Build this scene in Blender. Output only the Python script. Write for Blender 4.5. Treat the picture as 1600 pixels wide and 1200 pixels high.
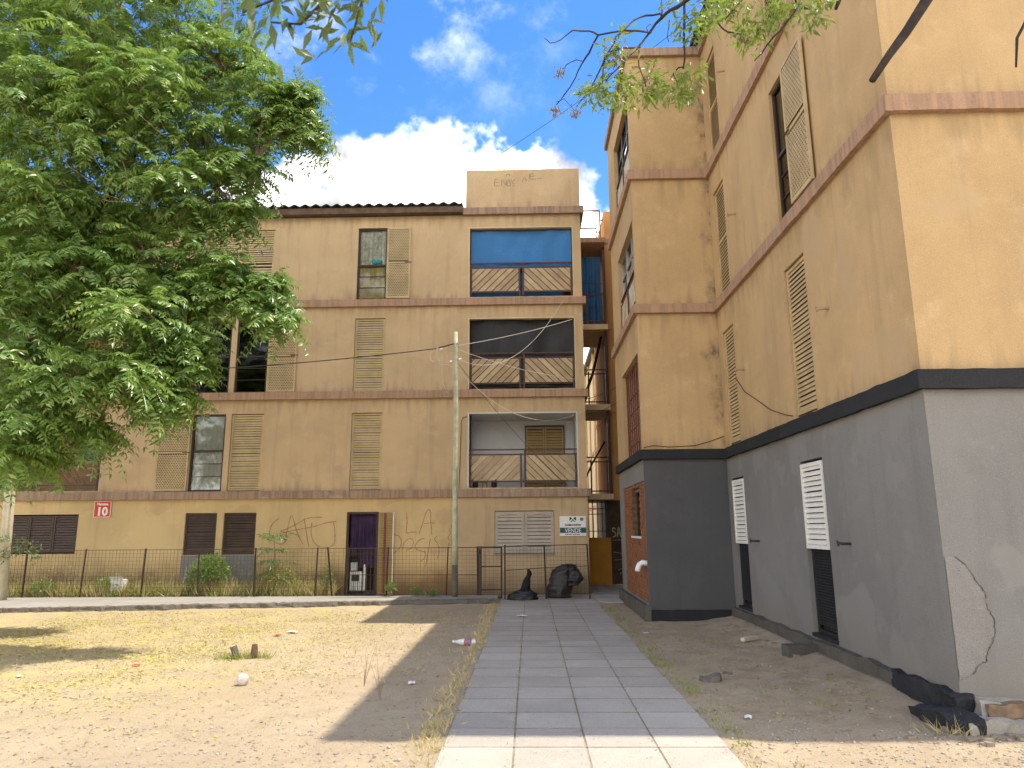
import bpy, math, random
import numpy as np
from mathutils import Vector, Matrix
for o in list(bpy.data.objects): bpy.data.objects.remove(o)
SC = bpy.context.scene
COL = SC.collection
rnd = random.Random(7)
npr = np.random.default_rng(11)
# ------------------------------------------------------------------ camera
PITCH = math.atan(225/1120); YAW = math.radians(1.35); ROLL = math.radians(0.4)
fw = Vector((-math.sin(YAW)*math.cos(PITCH), math.cos(YAW)*math.cos(PITCH), math.sin(PITCH)))
r0 = Vector((math.cos(YAW), math.sin(YAW), 0)); u0 = r0.cross(fw)
rt = r0*math.cos(ROLL)-u0*math.sin(ROLL); up = u0*math.cos(ROLL)+r0*math.sin(ROLL)
cd = bpy.data.cameras.new('camera'); cam = bpy.data.objects.new('camera', cd); COL.objects.link(cam)
m = Matrix((rt, up, -fw)).transposed().to_4x4(); m.translation = (0, 0, 1.7); cam.matrix_world = m
cd.sensor_width = 36; cd.lens = 36*1120/1600; cd.clip_start = 0.05; cd.clip_end = 3000
cd.dof.use_dof = True; cd.dof.focus_distance = 13; cd.dof.aperture_fstop = 5.0
SC.camera = cam
# ------------------------------------------------------------------ light
SUN_EL = math.radians(66.0); SUN_AZ = math.radians(2.6)       # azimuth from +X towards +Y
sv = Vector((math.cos(SUN_EL)*math.cos(SUN_AZ), math.cos(SUN_EL)*math.sin(SUN_AZ), math.sin(SUN_EL)))
sl = bpy.data.lights.new('sun', 'SUN'); sl.energy = 2.75; sl.angle = math.radians(0.5); sl.color = (1, .955, .88)
so = bpy.data.objects.new('sun', sl); COL.objects.link(so); so.rotation_euler = sv.to_track_quat('Z', 'Y').to_euler(); so.location = (20, 0, 40)
W = bpy.data.worlds.new('World'); SC.world = W; W.use_nodes = True
SKY_STRENGTH = 0.15
def world():
    t = W.node_tree; N = t.nodes; L = t.links; N.clear()
    out = N.new('ShaderNodeOutputWorld'); bg = N.new('ShaderNodeBackground'); bg.inputs[1].default_value = SKY_STRENGTH
    sky = N.new('ShaderNodeTexSky'); sky.sky_type = 'NISHITA'; sky.sun_disc = False
    sky.sun_elevation = SUN_EL; sky.sun_rotation = math.pi/2-SUN_AZ
    sky.air_density = 1.0; sky.dust_density = 0.35; sky.ozone_density = 2.2; sky.altitude = 700
    tc = N.new('ShaderNodeTexCoord')
    def math_(op, a, b=None, clamp=False):
        n = N.new('ShaderNodeMath'); n.operation = op; n.use_clamp = clamp
        for i, v in enumerate((a, b)):
            if v is None: continue
            if isinstance(v, (int, float)): n.inputs[i].default_value = v
            else: L.new(v, n.inputs[i])
        return n.outputs[0]
    def noise(scale, detail, vec=None, rough=.55, dist=0):
        n = N.new('ShaderNodeTexNoise'); n.inputs['Scale'].default_value = scale; n.inputs['Detail'].default_value = detail
        n.inputs['Roughness'].default_value = rough; n.inputs['Distortion'].default_value = dist
        L.new(vec or tc.outputs['Generated'], n.inputs['Vector']); return n.outputs['Fac']
    def ramp(v, a, b):
        n = N.new('ShaderNodeMapRange'); n.interpolation_type = 'SMOOTHSTEP'; n.inputs[1].default_value = a; n.inputs[2].default_value = b
        L.new(v, n.inputs[0]); return n.outputs[0]
    sep = N.new('ShaderNodeSeparateXYZ'); L.new(tc.outputs['Generated'], sep.inputs[0]); z = sep.outputs[2]
    # a cumulus bank: its top varies round the horizon, with a lobe beyond the houses
    dot = N.new('ShaderNodeVectorMath'); dot.operation = 'DOT_PRODUCT'; L.new(tc.outputs['Generated'], dot.inputs[0]); dot.inputs[1].default_value = (-.19, .877, .44)
    lobe = math_('POWER', math_('MAXIMUM', dot.outputs['Value'], 0.0), 19)
    top = math_('ADD', math_('MULTIPLY', lobe, .115), math_('MULTIPLY', noise(1.6, 2), .50))
    bumps = math_('ADD', math_('MULTIPLY', math_('SUBTRACT', noise(7, 5, rough=.55), .5), .30), math_('MULTIPLY', math_('SUBTRACT', noise(26, 4), .5), .09))
    back = math_('MULTIPLY', math_('SUBTRACT', .80, sep.outputs[1]), .27)      # unseen extra cloud added behind the camera, as fill light for the shade
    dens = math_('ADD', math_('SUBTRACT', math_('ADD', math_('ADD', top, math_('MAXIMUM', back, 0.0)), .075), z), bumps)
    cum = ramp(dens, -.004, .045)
    # thin broken wisps higher up
    mp = N.new('ShaderNodeMapping'); mp.inputs['Scale'].default_value = (1, 1, 1.25); mp.inputs['Rotation'].default_value = (.2, .5, .3); mp.inputs['Location'].default_value = (.31, .12, .0); L.new(tc.outputs['Generated'], mp.inputs[0])
    w = math_('MULTIPLY', ramp(noise(7.5, 6, mp.outputs[0], .62, .0), .53, .78), ramp(noise(1.7, 3, mp.outputs[0]), .43, .62))
    wis = math_('MULTIPLY', w, math_('MULTIPLY', ramp(z, .48, .66), .5))
    cc = N.new('ShaderNodeMixRGB'); cc.inputs[1].default_value = (1.9, 2.05, 2.3, 1); cc.inputs[2].default_value = (14., 14., 13.8, 1)
    L.new(math_('POWER', ramp(math_('ADD', noise(9, 5), math_('MULTIPLY', noise(3.1, 3), .35)), .50, .80), 1.8), cc.inputs[0])
    hs = N.new('ShaderNodeHueSaturation'); hs.inputs['Saturation'].default_value = 1.32; hs.inputs['Hue'].default_value = .508; hs.inputs['Value'].default_value = 1.0; L.new(sky.outputs[0], hs.inputs['Color'])
    m1 = N.new('ShaderNodeMixRGB'); L.new(wis, m1.inputs[0]); L.new(hs.outputs[0], m1.inputs[1]); m1.inputs[2].default_value = (8.6, 8.9, 9.2, 1)
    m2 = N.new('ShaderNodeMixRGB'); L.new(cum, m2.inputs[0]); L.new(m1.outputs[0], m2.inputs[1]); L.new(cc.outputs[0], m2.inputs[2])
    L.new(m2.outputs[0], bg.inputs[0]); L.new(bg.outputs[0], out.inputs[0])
world()
SC.view_settings.view_transform = 'Standard'; SC.view_settings.look = 'None'; SC.view_settings.gamma = 1
SC.view_settings.use_curve_mapping = False; SC.view_settings.use_white_balance = True; SC.view_settings.white_balance_temperature = 7000; SC.view_settings.white_balance_tint = 10
SC.view_settings.exposure = 1.22
SC.render.engine = 'CYCLES'
cy = SC.cycles; cy.max_bounces = 6; cy.diffuse_bounces = 3; cy.glossy_bounces = 2; cy.transmission_bounces = 3; cy.transparent_max_bounces = 8; cy.caustics_reflective = cy.caustics_refractive = False
cy.use_adaptive_sampling = True; cy.adaptive_threshold = .02
W.cycles.sampling_method = 'MANUAL'; W.cycles.sample_map_resolution = 512
# ------------------------------------------------------------------ materials
MATS = {}
class NT:
    def __init__(s, name):
        s.m = bpy.data.materials.new(name); s.m.use_nodes = True; s.t = s.m.node_tree; s.N = s.t.nodes; s.L = s.t.links
        s.b = s.N['Principled BSDF']; s.out = s.N['Material Output']; s.tc = s.N.new('ShaderNodeTexCoord')
    def mp(s, scale, loc=(0, 0, 0)):
        n = s.N.new('ShaderNodeMapping'); n.inputs['Scale'].default_value = scale; n.inputs['Location'].default_value = loc
        s.L.new(s.tc.outputs['Object'], n.inputs[0]); return n.outputs[0]
    def noise(s, scale, detail=5, vec=None, rough=.55, dist=0):
        n = s.N.new('ShaderNodeTexNoise'); n.inputs['Scale'].default_value = scale; n.inputs['Detail'].default_value = detail
        n.inputs['Roughness'].default_value = rough; n.inputs['Distortion'].default_value = dist
        s.L.new(vec if vec else s.tc.outputs['Object'], n.inputs['Vector']); return n.outputs['Fac']
    def ramp(s, v, a, b, lo=0., hi=1.):
        n = s.N.new('ShaderNodeMapRange'); n.interpolation_type = 'SMOOTHSTEP'
        for i, x in ((1, a), (2, b), (3, lo), (4, hi)): n.inputs[i].default_value = x
        s.L.new(v, n.inputs[0]); return n.outputs[0]
    def mix(s, f, a, b, mode='MIX'):
        n = s.N.new('ShaderNodeMixRGB'); n.blend_type = mode
        for i, v in enumerate((f, a, b)):
            if isinstance(v, (int, float)): n.inputs[i].default_value = v
            elif isinstance(v, (tuple, list)): n.inputs[i].default_value = (*v, 1)
            else: s.L.new(v, n.inputs[i])
        return n.outputs[0]
    def math(s, op, a, b):
        n = s.N.new('ShaderNodeMath'); n.operation = op
        for i, v in enumerate((a, b)):
            if isinstance(v, (int, float)): n.inputs[i].default_value = v
            else: s.L.new(v, n.inputs[i])
        return n.outputs[0]
    def sep(s):
        n = s.N.new('ShaderNodeSeparateXYZ'); s.L.new(s.tc.outputs['Object'], n.inputs[0]); return n.outputs
    def bump(s, h, strength, dist=.01):
        n = s.N.new('ShaderNodeBump'); n.inputs['Strength'].default_value = strength; n.inputs['Distance'].default_value = dist
        s.L.new(h, n.inputs['Height']); s.L.new(n.outputs[0], s.b.inputs['Normal'])
    def done(s, col, rough=.85, metal=0, spec=.3):
        if isinstance(col, (tuple, list)): s.b.inputs['Base Color'].default_value = (*col, 1)
        else: s.L.new(col, s.b.inputs['Base Color'])
        if isinstance(rough, (int, float)): s.b.inputs['Roughness'].default_value = rough
        else: s.L.new(rough, s.b.inputs['Roughness'])
        s.b.inputs['Metallic'].default_value = metal; s.b.inputs['Specular IOR Level'].default_value = spec
        return s.m
def sc(c, k): return tuple(min(1, v*k) for v in c)
def plain(name, col, rough=.7, var=.22, scale=9., bump=.15, bscale=80., metal=0, spec=.35, col2=None):
    n = NT(name); c2 = col2 or sc(col, 1-var)
    c = n.mix(n.ramp(n.noise(scale, 6), .35, .65), col, c2)
    c = n.mix(n.ramp(n.noise(scale*9, 3), .45, .75, 0, .35), c, sc(col, .6))
    if bump: n.bump(n.noise(bscale, 3), bump, .004)
    MATS[name] = n.done(c, rough, metal, spec); return n.m
def plaster(name, base, dark, light, streak=.45, dirt=None, bump=.35, patch=None, corner=False, bands=None):
    n = NT(name)
    c = n.mix(n.ramp(n.noise(.55, 5, rough=.62), .34, .66), base, sc(base, .84))
    c = n.mix(n.ramp(n.noise(2.3, 6, rough=.68), .52, .74, 0, .45), c, light)
    c = n.mix(n.ramp(n.noise(1.1, 6, n.mp((1, 1, 1), (7, 3, 5)), .7), .56, .78, 0, .55), c, dark)
    st = n.noise(1, 6, n.mp((5, 5, .35)), .6)
    c = n.mix(n.ramp(st, .5, .74, 0, streak), c, dark)
    c = n.mix(n.ramp(n.noise(75, 2), .54, .70, 0, .4), c, sc(light, 1.12))
    c = n.mix(n.ramp(n.noise(85, 2, n.mp((1, 1, 1), (1, 9, 4))), .56, .70, 0, .5), c, sc(dark, .6))
    if bands:
        zz = n.N.new('ShaderNodeMath'); zz.operation = 'FRACT'; n.L.new(n.math('DIVIDE', n.math('SUBTRACT', n.sep()[2], bands[0]), bands[1]), zz.inputs[0]); fr_ = n.math('ADD', zz.outputs[0], n.math('MULTIPLY', n.math('SUBTRACT', n.noise(1, 4, n.mp((7, 7, .8), (2, 5, 0))), .5), .55))
        c = n.mix(n.ramp(fr_, .78, 1.02, 0, .42), c, sc(dark, .62)); c = n.mix(n.ramp(fr_, .09, -.10, 0, .5), c, sc(dark, .70))
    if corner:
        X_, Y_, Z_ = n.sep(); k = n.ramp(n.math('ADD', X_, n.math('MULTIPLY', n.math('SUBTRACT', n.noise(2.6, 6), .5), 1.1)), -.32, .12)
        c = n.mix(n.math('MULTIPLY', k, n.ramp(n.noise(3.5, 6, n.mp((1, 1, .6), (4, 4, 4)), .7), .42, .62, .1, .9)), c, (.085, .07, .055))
    if patch: c = n.mix(n.ramp(n.noise(.8, 5, n.mp((1, 1, .9), (2, 8, 1)), .5), .58, .61, 0, .6), c, patch)
    if dirt:
        z = n.sep()[2]; q = n.math('ADD', z, n.math('MULTIPLY', n.math('SUBTRACT', n.noise(1.3, 6), .5), dirt[3]))
        c = n.mix(n.ramp(q, dirt[1], dirt[0], 0, dirt[4]), c, dirt[2])
    h = n.math('ADD', n.noise(95, 4), n.math('MULTIPLY', n.noise(9, 5), .8))
    n.bump(h, bump, .008)
    MATS[name] = n.done(c, .93, 0, .18); return n.m
plaster('tan', (.575, .415, .245), (.34, .245, .155), (.63, .485, .315), streak=.42, bands=(2.70, 2.61))
plaster('tan_low', (.62, .455, .235), (.38, .265, .15), (.70, .55, .325), streak=.40, dirt=(.15, 1.0, (.15, .095, .05), .9, .92), patch=(.49, .335, .19))
plaster('tan_bay', (.52, .385, .23), (.33, .235, .14), (.61, .47, .295), streak=.85, dirt=(.0, .8, (.16, .11, .06), .9, .85))
plaster('tan_right', (.53, .365, .19), (.34, .24, .14), (.62, .46, .275), streak=.42, bands=(3.17, 2.93), patch=(.485, .35, .205))
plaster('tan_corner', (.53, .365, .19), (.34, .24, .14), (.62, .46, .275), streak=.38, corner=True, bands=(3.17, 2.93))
plaster('grey_paint', (.222, .217, .212), (.155, .15, .144), (.28, .275, .268), streak=.34, patch=(.238, .232, .225), dirt=(-.1, .9, (.20, .17, .13), .8, .5), bump=.4)
plaster('dark_grey_paint', (.098, .099, .104), (.06, .06, .063), (.11, .111, .116), streak=.25, bump=.25)
plaster('orange', (.64, .33, .12), (.44, .22, .09), (.70, .42, .20), streak=.5)
plaster('white_plaster', (.66, .68, .70), (.55, .56, .57), (.74, .75, .76), streak=.15, bump=.15)
plaster('cream', (.70, .55, .33), (.52, .40, .24), (.78, .66, .45), streak=.4)
plaster('concrete', (.34, .315, .275), (.20, .185, .16), (.45, .42, .37), streak=.3, bump=.6)
plaster('slab_a', (.415, .375, .312), (.29, .26, .215), (.49, .445, .38), streak=.0, bump=.4)
plaster('slab_b', (.44, .398, .33), (.31, .28, .23), (.51, .465, .395), streak=.0, bump=.4)
plaster('slab_c', (.39, .352, .293), (.27, .243, .20), (.47, .428, .365), streak=.0, bump=.4)
plaster('black_paint', (.030, .031, .035), (.018, .018, .02), (.06, .06, .062), streak=.3, bump=.3)
plaster('plinth', (.115, .105, .09), (.05, .047, .043), (.19, .165, .135), streak=.4, bump=.8)
plaster('rough_render', (.255, .245, .235), (.17, .16, .15), (.32, .31, .30), streak=.2, bump=1.0)
def band_mat(name, a, b, c):
    n = NT(name)
    k = n.mix(n.ramp(n.noise(1, 5, n.mp((14, 14, .6))), .40, .62), a, b)
    k = n.mix(n.ramp(n.noise(1.0, 6, rough=.65), .58, .72, 0, .85), k, c)
    k = n.mix(n.ramp(n.noise(30, 4), .55, .75, 0, .5), k, sc(b, .5))
    n.bump(n.math('ADD', n.noise(60, 4), n.noise(7, 4)), .5, .01)
    MATS[name] = n.done(k, .92, 0, .2)
band_mat('band', (.42, .265, .175), (.33, .21, .14), (.38, .31, .24))
band_mat('band_worn', (.37, .25, .175), (.26, .18, .13), (.42, .37, .32))
plain('shutter_tan', (.54, .41, .22), .55, .2, 2.1, .05, 60)
plain('shutter_olive', (.34, .235, .10), .55, .15, 3, .05, 60)
plain('shutter_brown', (.068, .040, .026), .5, .25, 4, .05, 60)
plain('shutter_grey', (.43, .37, .30), .55, .15, 3, .05, 60)
plain('shutter_white', (.80, .79, .74), .5, .06, 4, .05, 60)
plain('frame_brown', (.055, .032, .022), .45, .3, 8, .1, 60)
plain('shade_brown', (.17, .12, .075), .8, .2, 8, 0); plain('frame_dark', (.03, .028, .027), .45, .3, 8, .1, 60)
plain('rust_iron', (.105, .045, .03), .6, .4, 14, .2, 90, col2=(.05, .03, .025))
plain('red_iron', (.22, .055, .045), .6, .4, 14, .2, 90, col2=(.10, .035, .03))
plain('fence_iron', (.05, .034, .026), .6, .4, 14, .2, 90)
plain('wire', (.085, .055, .035), .6, .3, 30, 0)
plain('cable_dark', (.03, .028, .027), .6, .2, 30, 0)
plain('cable_pale', (.50, .46, .40), .6, .2, 30, 0)
plain('blue_tarp', (.026, .175, .44), .6, .22, 2.2, .2, 120, col2=(.024, .155, .39))
plain('black_tarp', (.012, .013, .016), .55, .4, 2.2, .2, 120, col2=(.022, .022, .026))
plain('blue_cloth', (.03, .14, .32), .7, .3, 3, .1, 60)
plain('purple_cloth', (.028, .010, .05), .8, .5, 3, .1, 60, col2=(.07, .028, .10))
plain('curtain_white', (.86, .85, .82), .85, .1, 6, .05, 40)
plain('curtain_print', (.84, .81, .75), .85, .1, 11, .05, 40, col2=(.58, .50, .38))
plain('curtain_ochre', (.66, .47, .20), .85, .25, 6, .05, 40)
plain('fascia_brown', (.15, .095, .065), .85, .35, 5, .3, 60); plain('roof_sheet', (.07, .06, .055), .6, .4, 3, .2, 60)
plain('corrugated_dark', (.05, .046, .043), .6, .4, 3, .2, 60)
plain('board_a', (.50, .37, .22), .8, .18, 5, .2, 90); plain('board_b', (.43, .31, .185), .8, .2, 5, .2, 90); plain('board_c', (.55, .42, .26), .8, .16, 5, .2, 90)
plain('board_pale', (.60, .53, .42), .8, .16, 5, .2, 90)
plain('board_red', (.20, .10, .055), .8, .3, 5, .2, 90)
plain('brick', (.30, .115, .05), .9, .4, 7, .5, 60, col2=(.19, .075, .04)); plain('mortar', (.23, .155, .10), .95, .3, 20, .5, 60)
plain('sign_red', (.62, .055, .025), .5, .12, 6, 0); plain('paint_white', (.80, .79, .76), .5, .06, 6, 0)
plain('sign_teal', (.012, .075, .085), .5, .1, 6, 0); plain('sign_green', (.16, .33, .06), .5, .1, 6, 0); plain('sign_navy', (.014, .03, .055), .5, .1, 6, 0)
plain('sign_bronze', (.20, .16, .07), .5, .2, 30, 0)
plain('graffiti_brown', (.46, .25, .12), .9, .3, 14, 0); plain('graffiti_pale', (.50, .44, .34), .9, .3, 14, 0); plain('graffiti_grey', (.37, .275, .175), .9, .3, 14, 0)
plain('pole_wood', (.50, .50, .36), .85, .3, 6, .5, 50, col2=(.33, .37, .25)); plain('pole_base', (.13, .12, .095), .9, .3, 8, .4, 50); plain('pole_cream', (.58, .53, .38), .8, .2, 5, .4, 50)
plain('porcelain', (.75, .74, .70), .3, .05, 20, 0); plain('plastic_white', (.78, .78, .76), .45, .06, 12, 0)
plain('ball_leather', (.56, .52, .45), .8, .3, 22, .3, 60); plain('dark_door', (.05, .028, .018), .7, .45, 4, .3, 40, col2=(.09, .05, .035))
plain('yellow_wall', (.55, .255, .035), .8, .16, 2.5, .2, 60)
plain('bag_black', (.014, .015, .018), .48, .3, 9, .5, 22, spec=.5); plain('cat_fur', (.012, .011, .010), .8, .3, 40, .3, 120)
plain('bark', (.10, .075, .055), .95, .4, 14, .8, 40); plain('bark_dark', (.055, .04, .033), .95, .4, 14, .8, 60); plain('twig_tan', (.27, .19, .13), .9, .3, 14, .4, 60)
plain('joint_dirt', (.34, .285, .21), .97, .4, 6, .5, 60, col2=(.22, .18, .125)); plain('joint_dark', (.23, .20, .16), .97, .3, 20, 0); plain('seed_dry', (.20, .14, .09), .9, .4, 30, 0); plain('pebble', (.42, .37, .30), .95, .25, 3, .3, 60); plain('stone_soil', (.31, .255, .19), .95, .3, 9, .4, 60); plain('scrap_red', (.55, .11, .05), .7, .2, 20, 0)
plain('scrap_white', (.72, .71, .68), .7, .1, 20, 0); plain('stump_wood', (.16, .10, .06), .95, .4, 20, .6, 40); plain('label_red', (.60, .10, .07), .5, .1, 20, 0); plain('label_blue', (.05, .22, .55), .5, .1, 20, 0)
plain('teal_cloth', (.03, .30, .33), .8, .2, 20, .2, 60); plain('aluminium', (.42, .42, .40), .4, .1, 20, 0, metal=.7)
def glass(name, tint, rough=.04):
    n = NT(name); g = n.N.new('ShaderNodeBsdfGlossy'); g.inputs['Roughness'].default_value = rough; g.inputs[0].default_value = (.9, .93, .95, 1)
    t = n.N.new('ShaderNodeBsdfTransparent'); t.inputs[0].default_value = (*tint, 1)
    f = n.N.new('ShaderNodeFresnel'); f.inputs[0].default_value = 1.5; mx = n.N.new('ShaderNodeMixShader')
    n.L.new(f.outputs[0], mx.inputs[0]); n.L.new(t.outputs[0], mx.inputs[1]); n.L.new(g.outputs[0], mx.inputs[2]); n.L.new(mx.outputs[0], n.out.inputs[0]); MATS[name] = n.m
glass('glass', (.93, .95, .95)); glass('glass_dark', (.20, .26, .30)); plain('bottle_plastic', (.62, .64, .63), .2, .15, 40, 0)
def leaf(name, a, b, c, rough=.42, trans=.35, spec=.5):
    n = NT(name); g = n.N.new('ShaderNodeNewGeometry'); r = g.outputs['Random Per Island']
    col = n.mix(n.ramp(r, .0, .6), a, b); col = n.mix(n.ramp(r, .82, .97), col, c)
    n.done(col, rough, 0, spec)
    t = n.N.new('ShaderNodeBsdfTranslucent'); n.L.new(n.mix(.5, col, (.36, .50, .06)), t.inputs[0])
    mx = n.N.new('ShaderNodeMixShader'); mx.inputs[0].default_value = trans
    n.L.new(n.b.outputs[0], mx.inputs[1]); n.L.new(t.outputs[0], mx.inputs[2]); n.L.new(mx.outputs[0], n.out.inputs[0]); MATS[name] = n.m
leaf('leaf_tree', (.115, .22, .05), (.185, .31, .08), (.34, .41, .11), rough=.34, spec=.65, trans=.40)
leaf('leaf_ash', (.13, .20, .035), (.19, .26, .055), (.30, .31, .10), trans=.4)
leaf('leaf_ash_dark', (.05, .085, .025), (.07, .11, .03), (.12, .14, .03), trans=.3)
leaf('leaf_bush', (.11, .21, .045), (.16, .27, .065), (.26, .33, .11))
leaf('leaf_vine', (.07, .13, .045), (.11, .18, .07), (.18, .24, .10))
leaf('dry_grass', (.50, .38, .19), (.60, .48, .26), (.30, .28, .09), rough=.8, trans=.25, spec=.2)
leaf('flower_litter', (.44, .40, .10), (.50, .42, .17), (.42, .33, .17), rough=.8, trans=.15, spec=.2)
leaf('weed_green', (.20, .24, .06), (.28, .29, .09), (.42, .36, .16), rough=.7, trans=.3, spec=.2)
leaf('catkin', (.34, .32, .06), (.42, .38, .09), (.30, .30, .06), rough=.7)
leaf('seed_key', (.27, .19, .13), (.20, .14, .10), (.36, .28, .20), rough=.8, trans=.2)
plaster('kerb_rough', (.16, .14, .115), (.07, .06, .05), (.24, .21, .17), streak=.0, bump=1.)
def ground_mat():
    n = NT('ground_dirt'); x, y, z = n.sep()
    big = n.noise(.45, 6); mid = n.noise(2.2, 7, rough=.65); fine = n.noise(28, 5, rough=.7); grit = n.noise(120, 3)
    c = n.mix(n.ramp(big, .35, .65), (.48, .385, .26), (.42, .33, .215))
    c = n.mix(n.ramp(mid, .46, .66, 0, .8), c, (.40, .31, .21))
    c = n.mix(n.ramp(n.noise(6.5, 6, n.mp((1,1,1),(3,3,0)), .7), .50, .68, 0, .6), c, (.36, .275, .185))
    c = n.mix(n.ramp(fine, .52, .74, 0, .45), c, (.56, .475, .36))
    c = n.mix(n.ramp(grit, .58, .72, 0, .55), c, (.28, .22, .16))
    c = n.mix(n.ramp(n.noise(60, 2, n.mp((1, 1, 1), (5, 2, 1))), .64, .72, 0, .6), c, (.62, .56, .47))
    # yellowed grass and fallen blossom round the tree
    near = n.math('MULTIPLY', n.ramp(x, -1.6, -5.2), n.ramp(y, 5.4, 9.0))
    ym = n.math('MULTIPLY', near, n.ramp(n.noise(1.7, 8, rough=.72), .40, .62, .10, 1))
    c = n.mix(n.math('MULTIPLY', ym, n.ramp(n.noise(22, 5, rough=.7), .36, .60, .15, .85)), c, (.52, .44, .15))
    # darker brown mottling beside the right-hand house
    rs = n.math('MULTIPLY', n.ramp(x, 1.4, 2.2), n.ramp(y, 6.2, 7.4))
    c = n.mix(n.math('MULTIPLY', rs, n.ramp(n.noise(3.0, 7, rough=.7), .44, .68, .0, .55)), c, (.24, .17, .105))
    n.bump(n.math('ADD', n.math('MULTIPLY', fine, 1.2), n.math('ADD', n.math('MULTIPLY', grit, .5), mid)), .75, .03)
    MATS['ground_dirt'] = n.done(c, .97, 0, .1)
ground_mat()
# ------------------------------------------------------------------ geometry helpers
ORG = {}
def setp(o, label=None, cat=None, group=None, kind=None):
    if label: o['label'] = label
    if cat: o['category'] = cat
    if group: o['group'] = group
    if kind: o['kind'] = kind
    return o
def thing(name, loc, label, cat, group=None):
    o = bpy.data.objects.new(name, None); COL.objects.link(o); o.location = loc; o.empty_display_size = .2
    ORG[o.name] = Vector(loc); return setp(o, label, cat, group)
class MB:
    def __init__(s): s.v = []; s.f = []
    def quad(s, *p):
        n = len(s.v); s.v += [tuple(q) for q in p]; s.f.append(tuple(range(n, n+len(p)))); return s
    def box(s, x0, x1, y0, y1, z0, z1):
        n = len(s.v)
        s.v += [(x0,y0,z0),(x1,y0,z0),(x1,y1,z0),(x0,y1,z0),(x0,y0,z1),(x1,y0,z1),(x1,y1,z1),(x0,y1,z1)]
        s.f += [(n,n+3,n+2,n+1),(n+4,n+5,n+6,n+7),(n,n+1,n+5,n+4),(n+1,n+2,n+6,n+5),(n+2,n+3,n+7,n+6),(n+3,n,n+4,n+7)]; return s
    def pbox(s, P, a0, a1, z0, z1, d0, d1):           # box in facade coordinates: along, up, inwards
        p, q = P(a0, z0, d0), P(a1, z1, d1)
        return s.box(min(p[0],q[0]), max(p[0],q[0]), min(p[1],q[1]), max(p[1],q[1]), min(p[2],q[2]), max(p[2],q[2]))
    def prism(s, pts, off):                            # polygon of 3-D points extruded by the vector off
        n = len(s.v); k = len(pts); off = Vector(off)
        s.v += [tuple(p) for p in pts]+[tuple(Vector(p)+off) for p in pts]
        s.f.append(tuple(range(n, n+k))); s.f.append(tuple(range(n+2*k-1, n+k-1, -1)))
        for i in range(k): s.f.append((n+i, n+(i+1) % k, n+k+(i+1) % k, n+k+i))
        return s
    def tube(s, pts, r0, r1=None, sides=8, wob=0.):
        pts = [Vector(p) for p in pts]; r1 = r0 if r1 is None else r1; n0 = len(s.v); K = len(pts); pu = None
        for i, p in enumerate(pts):
            t = (pts[min(i+1, K-1)]-pts[max(i-1, 0)]); t = t.normalized() if t.length > 1e-9 else Vector((0,0,1))
            if pu is None: pu = t.cross(Vector((.31,.2,.93)) if abs(t.z) < .9 else Vector((1,.1,0))).normalized()
            pu = (pu-t*pu.dot(t)).normalized(); w = t.cross(pu); r = r0+(r1-r0)*i/max(1, K-1)
            if wob: r *= 1+rnd.uniform(-wob, wob)
            for k in range(sides):
                a = 2*math.pi*k/sides; s.v.append(tuple(p+(pu*math.cos(a)+w*math.sin(a))*r))
        for i in range(K-1):
            for k in range(sides):
                a = n0+i*sides+k; b = n0+i*sides+(k+1) % sides; s.f.append((a, b, b+sides, a+sides))
        s.f.append(tuple(range(n0+sides-1, n0-1, -1))); s.f.append(tuple(range(n0+(K-1)*sides, n0+K*sides))); return s
    def lathe(s, c, prof, sides=20, axis=None):
        c = Vector(c); ax = Vector(axis or (0,0,1)).normalized(); u = ax.orthogonal().normalized(); w = ax.cross(u); n0 = len(s.v)
        for r, h in prof:
            for k in range(sides):
                a = 2*math.pi*k/sides; s.v.append(tuple(c+ax*h+(u*math.cos(a)+w*math.sin(a))*max(r, 1e-4)))
        for i in range(len(prof)-1):
            for k in range(sides):
                a = n0+i*sides+k; b = n0+i*sides+(k+1) % sides; s.f.append((a, b, b+sides, a+sides))
        s.f.append(tuple(range(n0, n0+sides))); s.f.append(tuple(range(n0+(len(prof)-1)*sides, n0+len(prof)*sides))); return s
    def wall(s, P, u0, u1, z0, z1, holes, depth):
        us = sorted({u0, u1, *[h[0] for h in holes], *[h[1] for h in holes]}); zs = sorted({z0, z1, *[h[2] for h in holes], *[h[3] for h in holes]})
        us = [u for u in us if u0 <= u <= u1]; zs = [z for z in zs if z0 <= z <= z1]
        for a, b in zip(us, us[1:]):
            for c, d in zip(zs, zs[1:]):
                mu, mz = (a+b)/2, (c+d)/2
                if any(h[0] < mu < h[1] and h[2] < mz < h[3] for h in holes): continue
                s.quad(P(a,c,0), P(b,c,0), P(b,d,0), P(a,d,0))
        for h in holes:
            a, b, c, d = max(h[0], u0), min(h[1], u1), max(h[2], z0), min(h[3], z1); e = h[4] if len(h) > 4 else depth
            s.quad(P(a,c,0), P(a,d,0), P(a,d,e), P(a,c,e)); s.quad(P(b,c,0), P(b,d,0), P(b,d,e), P(b,c,e))
            s.quad(P(a,d,0), P(b,d,0), P(b,d,e), P(a,d,e)); s.quad(P(a,c,0), P(b,c,0), P(b,c,e), P(a,c,e))
        return s
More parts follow.
